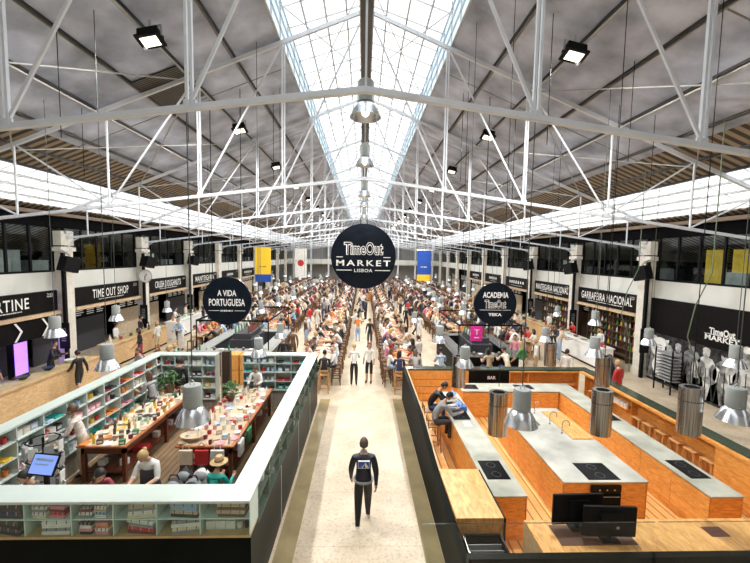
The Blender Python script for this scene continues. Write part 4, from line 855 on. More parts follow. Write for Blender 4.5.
# steel hood cylinders
def hood(cordlen, hgt=1.0):
    t = thing('steel_hood', 'x', 'extractor hood', (0, 0, 0), 'brushed steel cylinder hoods')
    def ob(n, mb, mt, sm=True):
        me = mesh_of(n, mb, mt, sm); o = bpy.data.objects.new(n, me); C.objects.link(o); o.parent = t; return o
    ob('cylinder', MB().lathe((0, 0, 0), [(.195, 0), (.205, .0), (.205, .72*hgt), (.195, .72*hgt), (.195, 0)], 32, 1, .8), STEEL); ob('collar', MB().lathe((0, 0, 0), [(.2, .72*hgt), (.207, .725*hgt), (.207, hgt), (.13, hgt), (.13, hgt-.06), (.2, hgt-.06)], 32, 1, .8), STEEL)
    ob('seam_ring', MB().lathe((0, 0, 0), [(.209, .715*hgt), (.211, .72*hgt), (.209, .725*hgt), (.2, .725*hgt), (.2, .715*hgt), (.209, .715*hgt)], 32, 1, .8), BLKM); ob('inner_core', MB().lathe((0, 0, 0), [(0, hgt-.05), (.13, hgt-.05), (.13, hgt-.06), (0, hgt-.06)], 20, 1, .8), BLKM); ob('filter', MB().lathe((0, 0, 0), [(0, .02), (.19, .02), (.19, .03), (0, .03)], 24, 1, .8), BLKM)
    c = ob('cable', MB().tube([(0, 0, hgt-.05), (0, 0, cordlen)], .007, 5), BLKM); return t
hp = None
for (x, y, z, hg, lab) in ((2.99, 7.56, 1.42, .95, 'steel cylinder hood over the near hob of the aisle counter'), (4.42, 6.3, 2.07, .84, 'steel cylinder hood over the near end of the island'), (5.42, 5.6, 2.45, .78, 'steel cylinder hood at the right, nearest the lower right lamp'),
                   (2.94, 10.6, 1.36, .95, 'steel cylinder hood near the laptop users at the far end of the aisle counter'), (6.65, 12.3, 1.5, .8, 'smallest steel cylinder hood, over the back right corner of the kitchen'), (6.8, 9.75, 1.72, .85, 'steel cylinder hood over the far hob of the right counter')):
    if hp is None: hp = hood(8.0, .95); t = hp
    else: t = dup(hp)
    t.location = (x, y, z); t['label'] = lab
    for c in t.children:
        if c.name.startswith('cable'): c.scale = (1, 1, (roofz(x)+.15-z)/8.0)
        else: c.scale = (.88 if y < 6.5 else 1, .88 if y < 6.5 else 1, hg/.95)
for i, (x, y, z) in enumerate(((8.6, 8.6, 2.2), (9.4, 12.0, 1.4))):
    pts = [(x, y, roofz(x)+.1), (x, y, 5.0), (x-.35, y, 4.2), (x-.5, y, 3.4), (x-.25, y, 2.8), (x-.1, y, 2.3), (x-.1, y, z)]
    tag(obj('hanging_cable', MB().tube(pts, .014, 6), mat('cable_green', (.12, .17, .1), .5), smooth=True), 'slack green cable hanging at the right, %s' % ('in front of the mural' if i == 0 else 'by the first right pilaster'), 'cable')
# vertical suspension wires across the hall
for i, (x, y) in enumerate(((-6.0, 7.5), (-4.0, 8.5), (4.0, 8.0), (6.0, 8.2), (7.6, 9.5), (-7.6, 10.2), (3.3, 12.5), (-3.2, 13))):
    tag(obj('suspension_wire', MB().tube([(x, y, 7.3-.13*abs(x)+1), (x, y, roofz(x)+.13)], .009, 5), BLKM), 'thin dark wire dropping from the roof, %s from the left' % ORD[sorted((-6.0, -4.0, 4.0, 6.0, 7.6, -7.6, 3.3, -3.2)).index(x)], 'wire', 'thin roof wires')
# glass balustrade in front of the camera position

# ============================================================ PEOPLE
def skin_body(J, E, sub=2):
    """grow one continuous surface round a skeleton; J name->(pos, radius), E bones (a, b, region)"""
    names = list(J); bm = bmesh.new(); lay = bm.verts.layers.skin.verify(); vs = {}
    for n in names:
        v = bm.verts.new(J[n][0]); r_ = J[n][1]; v[lay].radius = (r_, r_) if not isinstance(r_, tuple) else r_; v[lay].use_root = (n == 'pelvis'); vs[n] = v
    for a, b, _ in E: bm.edges.new((vs[a], vs[b]))
    me = bpy.data.meshes.new('sk'); bm.to_mesh(me); bm.free(); o = bpy.data.objects.new('sk', me); C.objects.link(o)
    md = o.modifiers.new('s', 'SKIN'); md.use_smooth_shade = True; md.branch_smoothing = .6
    if sub: m2 = o.modifiers.new('u', 'SUBSURF'); m2.levels = sub; m2.render_levels = sub
    dg = bpy.context.evaluated_depsgraph_get(); out = bpy.data.meshes.new_from_object(o.evaluated_get(dg)); bpy.data.objects.remove(o); return out
def segd(p, a, b):
    ab = b-a; t = max(0, min(1, (p-a).dot(ab)/max(ab.length_squared, 1e-9))); return (p-(a+ab*t)).length
REG = {'skin': 0, 'top': 1, 'bottom': 2, 'shoe': 3, 'hair': 4}
def person_mesh(name, pose='stand', sh=.72, sleeves='long', legs='long', look=0., turn=0., sub=1, fingers=False, arms=None, hair='short', build=1.0, seed=0, hat=False, swing=.12, flip=1, bulk=1.0):
    rr = random.Random(seed); V = Vector; J = {}; E = []
    if pose in ('stand', 'walk', 'work', 'lean'):
        pz = .95; ln = {'stand': 0, 'walk': .02, 'work': .12, 'lean': .32}[pose]; py = 0
        hips = V((0, 0, pz)); chest = V((0, ln*.9, 1.33-ln*.18)); neck = V((0, ln*1.2+.0, 1.47-ln*.3)); waist = V((0, ln*.4, 1.12))
        ft = .0 if pose != 'walk' else 1
        for s, n in ((-1, 'l'), (1, 'r')):
            ph = s*ft*flip
            J['hip'+n] = (V((s*.085, 0, .9)), .095*build)
            J['knee'+n] = (V((s*.095, .03+.13*ph if ph > 0 else .03+.04*ph, .5)), .072*build); an = V((s*.1, (.2 if ph > 0 else -.24 if ph < 0 else 0), .085 if ph >= 0 else .17))
            J['ankle'+n] = (an, .05); J['toe'+n] = (an+V((s*.02, .15, -.045 if ph >= 0 else -.1)), .038); J['heel'+n] = (an+V((0, -.05, -.04)), .042)
    else:
        pz = sh+.1; ln = .1 if pose == 'sit' else .28; hips = V((0, 0, pz)); waist = V((0, .02, pz+.17)); chest = V((0, ln*.7, pz+.38)); neck = V((0, ln, pz+.52))
        for s, n in ((-1, 'l'), (1, 'r')):
            J['hip'+n] = (V((s*.09, .03, pz-.01)), .095*build); J['knee'+n] = (V((s*.13, .43, pz)), .064*build); an = V((s*.12, .4, max(.09, pz-.42))); J['ankle'+n] = (an, .047); J['toe'+n] = (an+V((s*.01, .14, -.03)), .036); J['heel'+n] = (an+V((0, -.045, -.035)), .04)
    J['pelvis'] = (hips, .125*build); J['waist'] = (waist, .115*build*bulk); J['chest'] = (chest, .135*build*(1+(bulk-1)*.5)); J['yoke'] = (chest.lerp(neck, .5)+V((0, -.005, 0)), .1*build); J['neck'] = (neck, .062); hd = neck+V((0, .02+.05*look, .07)); J['nape'] = (hd, .062)
    fwd = (chest-waist).normalized()
    A = arms or {'stand': ((.03, -.27), (.1, -.5)), 'walk': ((.0, -.27), (.1, -.49)), 'work': ((.1, -.25), (.34, -.22)), 'lean': ((.12, -.27), (.3, -.4)), 'sit': ((.12, -.24), (.36, -.2)), 'sitlean': ((.17, -.22), (.38, -.2))}[pose]
    for s, n in ((-1, 'l'), (1, 'r')):
        so = neck+V((s*.158*build, -.01, -.075)); J['sh'+n] = (so, .064*build); sw = (s*swing*flip if pose == 'walk' else 0)
        a1, a2 = A; wob = rr.uniform(-.05, .05) if seed else 0
        J['el'+n] = (so+V((s*.06, a1[0]-sw*.8, a1[1])), .052*build); wr = so+V((s*(.06 if a2[0] < .2 else -.0)+wob*.3, a2[0]-sw*1.7+wob, a2[1])); J['wr'+n] = (wr, .034); ddir = (wr-J['el'+n][0]).normalized(); J['ha'+n] = (wr+ddir*.085, .032 if not fingers else .03)
        E += [('yoke', 'sh'+n, 'top'), ('sh'+n, 'el'+n, 'top'), ('el'+n, 'wr'+n, 'top' if sleeves == 'long' else 'skin'), ('wr'+n, 'ha'+n, 'skin'), ('pelvis', 'hip'+n, 'bottom'), ('hip'+n, 'knee'+n, 'bottom'), ('knee'+n, 'ankle'+n, 'bottom' if legs == 'long' else 'skin'), ('ankle'+n, 'toe'+n, 'shoe'), ('ankle'+n, 'heel'+n, 'shoe')]
    E += [('pelvis', 'waist', 'top'), ('waist', 'chest', 'top'), ('chest', 'yoke', 'top'), ('yoke', 'neck', 'top'), ('neck', 'nape', 'skin')]
    me = skin_body(J, E, sub)
    bones = [(J[a][0], J[b][0], REG[r_], min(J[a][1], J[b][1])) for a, b, r_ in E]
    for m_ in (SKIN, COL['white'], COL['navy'], COL['black'], HAIRD): me.materials.append(m_)
    cut = (pose in ('stand', 'walk', 'work', 'lean'))
    for p in me.polygons:
        c = p.center; b = min(bones, key=lambda q: segd(c, q[0], q[1])-q[3]*.6); k = b[2]
        if k == 1 and cut and c.z < .93: k = 2
        if k == 1 and (c-neck).length < .075 and c.z > neck.z: k = 0
        p.material_index = k; p.use_smooth = True
    # head, face, hair, hands added to the same body mesh
    bm = bmesh.new(); bm.from_mesh(me); hm = MB(); hc = hd+V((0, .025+.05*look, .092-.02*look)); nu, nv = (16, 12) if sub > 1 else (10, 8)
    rot = Matrix.Rotation(-.55*look, 3, 'X') @ Matrix.Rotation(turn, 3, 'Z')
    def tr_(p): q = V(p); q.rotate(rot.to_euler()); return hc+q
    hv = []; hf = []
    for i in range(nv+1):
        th = PI*i/nv
        for k in range(nu):
            a = 2*PI*k/nu; x = .074*math.sin(th)*math.cos(a); y = .092*math.sin(th)*math.sin(a); z = .115*math.cos(th)
            if z < -.03: f_ = 1-.32*(-z-.03)/.085; x *= f_; y = y*(1-.25*(-z-.03)/.085)+.008
            if y > .05 and -.005 < z < .03 and abs(x) > .015 and sub > 1: y -= .009
            hv.append((x, y, z))
    for i in range(nv):
        for k in range(nu): hf.append((i*nu+k, (i+1)*nu+k, (i+1)*nu+(k+1) % nu, i*nu+(k+1) % nu))
    hm.k = 0; hm.add([tr_(p) for p in hv], hf)
    hm.add([tr_(p) for p in ((-.011, .085, -.02), (.011, .085, -.02), (0, .112, -.016), (0, .09, .025))], [(0, 1, 2), (0, 2, 3), (1, 3, 2), (0, 3, 1)])
    for s in (-1, 1):
        e = MB().ell((0, 0, 0), .012, .02, .028, 8, 5); hm.add([tr_((p[0]+s*.076, p[1], p[2])) for p in e.v], e.f)
        if sub > 1:
            e = MB().ell((0, 0, 0), .011, .006, .007, 8, 5); hm.k = 4; hm.add([tr_((p[0]+s*.03, p[1]+.083, p[2]+.012)) for p in e.v], e.f); hm.k = 0
    if sub > 1: e = MB().ell((0, 0, 0), .022, .006, .006, 8, 5); hm.k = 1; hm.add([tr_((p[0], p[1]+.081, p[2]-.05)) for p in e.v], e.f); hm.mi[-len(e.f):] = [0]*len(e.f)
    hm.k = 4
    if hair != 'bald':
        hv2 = []; hf2 = []; low = {'short': -.02, 'long': -.17, 'bun': -.03}[hair]
        for i in range(nv+1):
            th = PI*.62*i/nv
            for k in range(nu):
                a = 2*PI*k/nu; fr_ = max(0, math.sin(a)); lim = 1-.48*fr_; t2 = th*lim; r_ = 1.1
                x = .078*r_*math.sin(t2)*math.cos(a); y = .095*r_*math.sin(t2)*math.sin(a)-.006; z = .118*1.06*math.cos(t2)+.006
                if hair == 'long' and i > nv*.7 and fr_ < .3: z = z-(i-nv*.7)/(nv*.3)*.17; y -= .01
                hv2.append((x, y, z))
        for i in range(nv):
            for k in range(nu): hf2.append((i*nu+k, (i+1)*nu+k, (i+1)*nu+(k+1) % nu, i*nu+(k+1) % nu))
        hm.add([tr_(p) for p in hv2], hf2)
        if hair == 'bun': e = MB().ell((0, -.1, .06), .04, .04, .04, 8, 6); hm.add([tr_(p) for p in e.v], e.f)
    if fingers:
        hm.k = 0
        for s, n in ((-1, 'l'), (1, 'r')):
            h0 = J['ha'+n][0]; dr = (h0-J['wr'+n][0]).normalized(); side = V((0, 1, 0)) if abs(dr.z) > .6 else V((1, 0, 0)); side = (side-side.dot(dr)*dr).normalized(); cu = dr.cross(side)*(-s if abs(dr.z) > .6 else -1)
            for q, (of, L_) in enumerate(((-.027, .06), (-.009, .075), (.01, .07), (.027, .055))):
                b0 = h0-dr*.01+side*of; hm.tube([b0, b0+dr*L_*.5, b0+dr*L_*.85+cu*.015, b0+dr*L_+cu*.035], [.0095, .009, .0085, .006], 6)
            b0 = h0-dr*.06+side*.025*(1 if abs(dr.z) > .6 else -s); hm.tube([b0, b0+side*.03+dr*.025, b0+side*.035+dr*.06+cu*.01], [.012, .011, .007], 6)
    n0 = len(bm.verts); nvs = [bm.verts.new(p) for p in hm.v]
    for f_, k in zip(hm.f, hm.mi):
        try: q = bm.faces.new([nvs[i] for i in f_]); q.material_index = k; q.smooth = True
        except ValueError: pass
    bmesh.ops.recalc_face_normals(bm, faces=bm.faces); bm.to_mesh(me); bm.free(); me.name = name
    me['hc'] = list(hc); return me
def person(me, loc, rz, mats, label, group=None, scale=1.0, cat='person'):
    o = bpy.data.objects.new('person', me); C.objects.link(o); o.location = loc; o.rotation_euler = (0, 0, rz); o.scale = (scale,)*3
    for i, m_ in enumerate(mats):
        if m_ is not None: o.material_slots[i].link = 'OBJECT'; o.material_slots[i].material = m_
    return tag(o, label, cat, group)
# the man walking up the aisle
HAIRM = mat('hair_greybrown', (.1, .075, .055), .6, var=.4, scale=40)
mm = person_mesh('walking_man', 'walk', fingers=True, sub=2, build=1.16, bulk=1.4, flip=1, swing=.07, arms=((-.01, -.27), (.03, -.5)))
man = person(mm, (.06, 6.72, .0), 0, [SKIN, mat('jacket_blueblack', (.006, .008, .022), .5), mat('trousers_black', (.008, .008, .009), .6), COL['white'], HAIRM], 'man in a black bomber jacket with a blue and white emblem walking up the aisle', None, 1.0)
cz = 1.27
m = MB().tube([(0, .0, 0)]*0 or [(0, .01, .925), (0, .01, .965)], [.19, .195], 20); 
m.v = [(x*1.02, y*.93, z) for x, y, z in m.v]; child('jacket_hem', m, COL['grey'], man, True)
m = MB().tube([(0, .03, 1.485), (0, .035, 1.51)], [.07, .066], 16); child('jacket_collar', m, COL['grey'], man, True)
yb = -.178
em = child('jacket_emblem', MB().box(-.11, .11, yb-.006, yb+.03, cz, cz+.14), COL['white'], man); child('emblem_blue', MB().box(-.1, .1, yb-.009, yb-.006, cz+.01, cz+.13), mat('emblem_blue', (.02, .1, .45), .5), em)
child('emblem_triangle', MB().add([(-.04, yb-.011, cz+.02), (.095, yb-.011, cz+.02), (.035, yb-.011, cz+.12)], [(0, 1, 2)]), COL['white'], em); child('emblem_wedge', MB().add([(-.02, yb-.012, cz+.02), (.03, yb-.012, cz+.02), (.02, yb-.012, cz+.09)], [(0, 1, 2)]), COL['navy'], em)
# people in the shop and kitchen, with a face, hands and hair
def near(label, loc, rz, pose, top, bottom, hairm, skin=SKIN, scale=1.0, **k):
    me = person_mesh('person', pose, sub=2, fingers=True, **k); return person(me, loc, rz, [skin, top, bottom, COL['black'], hairm], label, None, scale)
FLOR = mat('floral_cloth', (.75, .62, .56), .7, scale=14, var=.3, col2=(.9, .87, .82))
near('woman in a pale floral blouse browsing the left shelving', (-6.5, 8.35, .02), 1.9, 'work', FLOR, COL['beige'], HAIRB, hair='bun')
g = near('woman in a grey top browsing shelves near the man in black', (-6.2, 10.7, .02), 1.3, 'work', COL['grey'], COL['charcoal'], HAIRB, hair='long', sleeves='short')
near('man in black standing at the back shelving of the shop', (-6.0, 11.75, .02), .3, 'stand', COL['black'], COL['black'], HAIRD, scale=1.05)
ap = near('blond woman in a white blouse leaning over the desk behind the near case', (-3.95, 6.7, .02), PI, 'work', COL['white'], COL['charcoal'], HAIRL, sleeves='short', hair='bun', look=1)
m = MB().box(-.12, .12, .16, .2, .7, 1.25); child('apron', m, COL['charcoal'], ap)
near('dark-haired person bent low behind the near display case', (-4.72, 6.2, .02), -2.2, 'sitlean', COL['maroon'], COL['black'], HAIRD, sh=.74, hair='long', look=.8)
ht = near('person in a teal top and straw hat behind the near case', (-2.65, 6.25, .02), -.2, 'work', COL['teal'], COL['navy'], HAIRB, scale=.9, look=.6)
hc = ht.data['hc']; m = MB().lathe((hc[0], hc[1]-.01, hc[2]+.04), [(.0, .11), (.06, .105), (.085, .07), (.09, .0), (.17, -.015), (.175, -.02), (.09, -.01)], 24)
st = child('straw_hat', m, mat('straw', (.55, .38, .18), .7, scale=40, var=.25), ht, True); child('hat_band', MB().lathe((hc[0], hc[1]-.01, hc[2]+.045), [(.0925, 0), (.09, .025), (.086, .025), (.086, 0), (.0925, 0)], 24), COL['brown'], st, True)
near('woman in a white jacket behind the far end of the right shop table', (-3.5, 12.0-.1, .02), PI, 'work', COL['white'], COL['grey'], HAIRB, look=.8, scale=.95)
near('dark-haired seated person at the far left behind the near case', (-5.72, 6.3, .02), 2.8, 'sit', COL['charcoal'], COL['black'], HAIRD, sh=.6, look=.4)
BST = mat('stool_honey', (.5, .25, .09), .45, kind='wood', scale=6, var=.2, col2=(.66, .37, .15))
def barstool(h=.72, BST=BST):
    t = thing('bar_stool', 'x', 'stool', (0, 0, 0), 'wooden high stools'); 
    child('seat', MB().box(-.17, .17, -.17, .17, h-.035, h), BST, t)
    for a in (-1, 1):
        child('leg', MB().bar((a*.18, .17, 0), (a*.15, .14, h-.03), .035, .035), BST, t); child('rear_leg', MB().bar((a*.18, -.19, 0), (a*.155, -.17, h+.2), .03, .03), BST, t)
        child('side_stretcher', MB().bar((a*.172, -.18, .3), (a*.172, .16, .3), .022, .03), BST, t)
    child('backrest', MB().box(-.155, .155, -.185, -.165, h+.12, h+.2), BST, t); child('foot_rail', MB().bar((-.17, .165, .25), (.17, .165, .25), .025, .035).bar((-.17, -.185, .2), (.17, -.185, .2), .025, .035), BST, t)
    return t
bs = barstool(); bs.location = (2.02, 10.35, .02); bs.rotation_euler = (0, 0, -PI/2); bs['label'] = 'high stool under the farther laptop user in black'; bs['group'] = 'high stools in the kitchen'
dup(bs, (1.98, 9.45, .02), -PI/2, 'high stool under the laptop user in grey', 'high stools in the kitchen')
near('dark-haired man in black using a laptop at the kitchen counter', (2.02, 10.35, .02), -PI/2-.2, 'sitlean', COL['black'], COL['navy'], HAIRD, sh=.72, look=1)
near('person in a grey sweater using a laptop at the kitchen counter', (1.98, 9.45, .02), -PI/2+.1, 'sitlean', COL['grey'], COL['charcoal'], HAIRD, sh=.72, look=1)
for i, (y, c) in enumerate(((10.5, 'white'), (9.75, 'grey'))):
    t = thing('laptop', 'open %s laptop in front of the %s kitchen visitor' % (('silver', 'dark grey')[i], ('farther', 'nearer')[i]), 'laptop', (2.68, y+.3, .906)); t.rotation_euler = (0, 0, .15)
    child('keyboard_base', MB().box(-.11, .11, -.16, .16, 0, .015), GALV if i == 0 else COL['charcoal'], t); ld = child('lid', MB().bar((.11, 0, .012), (.19, 0, .22), .32, .01, up=(1, 0, 0)), GALV if i == 0 else COL['charcoal'], t)
    child('screen', MB().bar((.113, 0, .035), (.178, 0, .205), .29, .012, up=(1, 0, 0)), mat('laptop_screen', (.25, .4, .8), .3, emit=.6), t)
for i, (x, y, c) in enumerate(((2.75, 10.2, 'white'), (2.8, 9.1, 'white'), (2.9, 9.95, 'blue'), (2.7, 11.1, 'white'))):
    tag(obj('paper_sheet' if c == 'white' else 'shoulder_bag', MB().box(x-.1, x+.1, y-.14, y+.14, .906, .909) if c == 'white' else MB().box(x-.1, x+.1, y-.12, y+.12, .906, 1.05), COL[c], bevel=0 if c == 'white' else .02), ('white sheet of paper on the aisle counter, %s from the camera' % ORD[(1, 0, 0, 2)[i]]) if c == 'white' else 'blue bag on the aisle counter between the laptops', 'paper' if c == 'white' else 'bag')

# ============================================================ FOOD HALL BEYOND
TBW = mat('long_table_wood', (.58, .36, .18), .4, kind='wood', scale=3, stretch=(4, .6, 1), var=.18, col2=(.72, .5, .28))
lows = []
variants = {'sit': [person_mesh('sitter', p, sub=1, seed=i+1, hair=h, sleeves=sl, look=lk, legs=lg, turn=tn) for i, (p, h, sl, lk, lg, tn) in enumerate((('sit', 'short', 'short', .3, 'short', 0), ('sitlean', 'long', 'long', .8, 'long', .3), ('sit', 'long', 'short', 0, 'short', -.6), ('sitlean', 'short', 'short', .6, 'long', .5), ('sit', 'bun', 'short', .4, 'long', -.2), ('sit', 'bald', 'long', .2, 'long', .7)))],
            'up': [person_mesh('stander', p, sub=1, seed=i+11, hair=h, sleeves=sl, legs=lg, turn=tn) for i, (p, h, sl, lg, tn) in enumerate((('stand', 'short', 'short', 'short', .3), ('walk', 'long', 'short', 'long', 0), ('work', 'short', 'long', 'long', -.3), ('stand', 'bun', 'short', 'short', .6), ('walk', 'short', 'long', 'short', 0)))]}
R2 = random.Random(21)
tops = ['white']*7+['black']*7+['red', 'navy', 'grey', 'pink', 'beige', 'maroon', 'light blue', 'cream', 'cream', 'orange', 'charcoal', 'brown']
bots = ['navy', 'black', 'beige', 'light blue', 'charcoal', 'grey', 'white']
# long tables in rows down the hall: (x, label)
rows = [(-1.72, 'left aisle table'), (1.72, 'right aisle table'), (-5.3, 'second left table row'), (5.4, 'second right table row'), (-8.2, 'third left table row'), (8.4, 'third right table row')]
start = {-1.72: 14.2, 1.72: 14.0, -5.3: 20.6, 5.4: 20.4, -8.2: 18.5, 8.4: 18.0}
cand = []; tlen = 3.0
tproto = None
def long_table():
    t = thing('long_table', 'x', 'table', (0, 0, 0), 'long food hall tables'); child('tabletop', MB().box(-.4, .4, 0, tlen-.04, .96, 1.01), TBW, t)
    for a in (-1, 1):
        for b in (.15, tlen-.2): child('leg', MB().box(a*.33-.035, a*.33+.035, b-.035, b+.035, 0, .96), BST, t)
    child('foot_rail', MB().box(-.02, .02, .15, tlen-.2, .25, .3), BST, t); child('end_bar', MB().box(-.33, .33, .13, .17, .25, .3).box(-.33, .33, tlen-.22, tlen-.18, .25, .3), BST, t); return t
nstool = 0; ti = 0; plates = []
BSD = mat('stool_dark', (.16, .08, .035), .5, var=.2); bsl = barstool(.72, BSD)
for c_ in list(bsl.children):
    if c_.name.startswith(('backrest', 'rear_leg')): bpy.data.objects.remove(c_)
for a in (-1, 1): child('leg', MB().bar((a*.18, -.17, 0), (a*.15, -.14, .69), .035, .035), BSD, bsl)
bsl_used = []
def bs_copy(loc, rz, label, back=True):
    return dup(bs if back else bsl, loc, rz, label, 'high stools in the food hall')
for x, where in rows:
    y = start[x]; k = 0
    while y < 59:
        if tproto is None: tproto = long_table(); t = tproto
        else: t = dup(tproto)
        t.location = (x, y, 0); t['label'] = 'long wooden high table, %s, %s section from the camera' % (where, ordw(k)); ti += 1
        for j in range(5):
            for s in (-1, 1):
                cand.append(((x+s*.66+R2.uniform(-.04, .04), y+.3+j*.59+R2.uniform(-.06, .06), 0), s*PI/2+R2.uniform(-.25, .25), 'sit', '%s side of the %s, %s place from camera' % ('left' if s < 0 else 'right', where, ordw(k*5+j))))
            if y < 32: plates.append((x, y+.3+j*.59, where, k*5+j))
        y += tlen+(.0 if k % 3 else .5); k += 1
for i in range(190):      # people standing and walking in the cross aisles
    side = R2.choice((-1, 1)); xb = R2.choice((3.5, 3.3, 3.7, 6.9, 10, 10.6, 9.7, 11.4)); y = R2.uniform(15.5, 59)
    if i % 9 == 0: xb = R2.uniform(.1, .5)
    cand.append(((side*(xb+R2.uniform(-.25, .25)), y, 0), R2.uniform(-PI, PI), 'up', None))
fixed = [((-.32, 14.3, 0), 0, 'up', 2, ['white', 'black'], 'person in a white shirt and black trousers bending at the left table end'), ((.3, 14.6, 0), PI-.3, 'up', 0, ['white', 'black'], 'person in a white top and black shorts standing in the aisle end'),
         ((-8.3, 13.7, 0), 2.6, 'up', 2, ['grey', 'white'], 'person in a grey top and white apron behind the shop'), ((-7.4, 14.3, 0), 2.2, 'up', 0, ['teal', 'black'], 'person in a teal top near the left stall counters'), ((-7.2, 13.5, 0), 1.2, 'up', 3, ['pink', 'black'], 'person in pink and black just behind the shop shelving'),
         ((-10.3, 13.2, 0), 1.3, 'up', 4, ['black', 'black'], 'person in a black shirt standing at the leftmost stall counter'), ((-9.6, 9.2, 0), 1.4, 'up', 3, ['white', 'grey'], 'person in white at the far left edge by the stall counter'), ((-10.3, 16.8, 0), 2.2, 'up', 1, ['black', 'maroon'], 'person in black behind the left bell lamp near the wall'),
         ((8.95, 12.0, 0), .4, 'up', 3, ['red', 'navy'], 'person in a bright red top beside the kitchen at the right'), ((9.3, 12.9, 0), .8, 'up', 1, ['black', 'navy'], 'dark-dressed person behind the one in bright red'), ((7.6, 15.2, 0), 1.2, 'up', 0, ['white', 'beige'], 'person in white standing behind the kitchen back right corner'),
         ((5.6, 17.6, 0), .1, 'up', 2, ['navy', 'navy'], 'person in navy standing at the pale counter behind the bar'), ((7.0, 16.0, 0), 2.1, 'up', 3, ['pink', 'white'], 'person in pink behind the right rear of the kitchen'), ((6.7, 14.6, 0), .6, 'up', 1, ['green', 'white'], 'person in green just behind the kitchen back shelves'),
         ((2.55, 16.0, 0), .6, 'up', 0, ['white', 'navy'], 'person in white standing right of the first right table'), ((-3.3, 17.0, 0), .2, 'up', 4, ['brown', 'brown'], 'person in brown walking up the cross aisle left of the tables'), ((-2.9, 14.1, 0), 0, 'up', 1, ['black', 'black'], 'dark-clad person just behind the shop corner'),
         ((8.2, 13.9, 0), -.5, 'up', 4, ['white', 'beige'], 'person in white between the red-topped person and the kitchen'), ((7.9, 17.0, 0), 1, 'up', 2, ['cream', 'grey'], 'person in cream near the wine shop sign')]
def z_ok(c): return True
cnt = 0
for loc, rz, kind, vi, cl, lab in fixed:
    person(variants[kind][vi], loc, rz, [None, COL[cl[0]], COL[cl[1]], None, R2.choice([HAIRD, HAIRB, HAIRL])], lab, None, R2.uniform(.96, 1.04)); cnt += 1
# seated visitors with their backs to us at the bar and around the pale tables
for i, (x, y, c) in enumerate(((1.45, 13.55, 'navy'), (-1.45, 13.6, 'black'), (-2.05, 13.65, 'light blue'), (2.1, 13.6, 'grey'))):
    bs_copy((x, y, 0), 0, 'high stool at the near table ends under the person in %s' % c); person(variants['sit'][(2, 4, 5, 1)[i]], (x, y, 0), 0, [None, COL[c], COL['charcoal'], None, (HAIRD, HAIRD, HAIRB, HAIRB)[i]], 'person in %s on a high stool at the near end of the long tables' % c); nstool += 1; cnt += 1
for i, (x, c, tp) in enumerate(((3.2, 'white', 'light blue'), (4.4, 'white', 'white'), (5.15, 'beige', 'beige'), (5.9, 'cream', 'cream'))):
    bs_copy((x, 14.1, 0), 0, 'high stool at the black bar, %s from the left' % ORD[i])
    if i != 1: person(variants['sit'][i], (x, 14.1, 0), .1, [None, COL[tp], COL['navy'], None, HAIRD], '%s-topped person seated with back to us at the black bar' % tp); cnt += 1
cand.sort(key=lambda q: q[0][1]); ups = [f_[0] for f_ in fixed]; keep = []
for q in cand:
    if q[2] == 'up':
        if any((q[0][0]-p[0])**2+(q[0][1]-p[1])**2 < .36 for p in ups): continue
        if any(abs(abs(q[0][0])-abs(xx)) < 1.05 for xx in (1.72, 5.35, 8.3)): continue
        if abs(q[0][0]) > 11.0: continue
        ups.append(q[0])
    keep.append(q)
cand = keep
far = []; labs = set()
for loc, rz, kind, lab in cand:
    if abs(loc[0]) > 12.3: continue
    if kind == 'up' and ((3.2 < loc[0] < 7.4 and loc[1] < 20) or (-7.5 < loc[0] < -3.6 and loc[1] < 20.4) or (abs(loc[0]) < 3 and loc[1] < 17)): continue
    if R2.random() < .06 and kind == 'sit': continue
    if cnt < 300-26:
        a = R2.choice(tops); b = R2.choice(bots); hm_, hn = R2.choice(((HAIRD, 'dark'), (HAIRD, 'dark'), (HAIRB, 'brown'), (HAIRL, 'blond'), (HAIRG, 'grey')))
        if kind == 'sit': lb = 'diner in %s, %s' % (a.replace('light ', 'pale ') if 0 else a, lab)
        else:
            sd = 'left' if loc[0] < 0 else 'right'; lb = '%s-haired person in %s top and %s bottoms standing in the %s hall, %d metres off' % (hn, a, b, sd, round(loc[1]))
            if len(lb.replace('-', ' ').split()) > 15: lb = '%s-haired person in %s and %s, standing %s, %d metres off' % (hn, a, b, sd, round(loc[1]))
        person(R2.choice(variants[kind]), loc, rz, [R2.choice([SKIN, SKIN, SKIN2]), COL[a], COL[b], None, hm_], lb, 'food hall visitors', R2.uniform(.93, 1.05)); cnt += 1
        if kind == 'sit' and nstool < 250: bs_copy(loc, rz, 'high stool, '+lab, False); nstool += 1
    else: far.append((loc, rz, kind))
# the far crowd and its stools as stuff
mats_ = [SKIN, HAIRD]+[COL[c] for c in ('white', 'black', 'white', 'navy', 'grey', 'charcoal', 'brown', 'beige', 'cream', 'maroon')]
lowp = {'sit': [person_mesh('f', p, sub=0, seed=5) for p in ('sit', 'sitlean')], 'up': [person_mesh('f', p, sub=0, seed=6) for p in ('stand', 'walk')]}
V_ = []; F_ = []; I_ = []
for i, (loc, rz, kind) in enumerate(far):
    me = R2.choice(lowp[kind]); M_ = Matrix.Translation(loc) @ Matrix.Rotation(rz, 4, 'Z'); n0 = len(V_); tp = R2.randrange(2, 12); bt = R2.randrange(2, 12)
    V_ += [tuple(M_ @ v.co) for v in me.vertices]
    for p in me.polygons: F_.append(tuple(n0+q for q in p.vertices)); I_.append({0: 0, 1: tp, 2: bt, 3: 3, 4: 1}[p.material_index])
cm_ = bpy.data.meshes.new('crowd'); cm_.from_pydata(V_, [], F_)
for m_ in mats_: cm_.materials.append(m_)
cm_.polygons.foreach_set('material_index', I_); cm_.update()
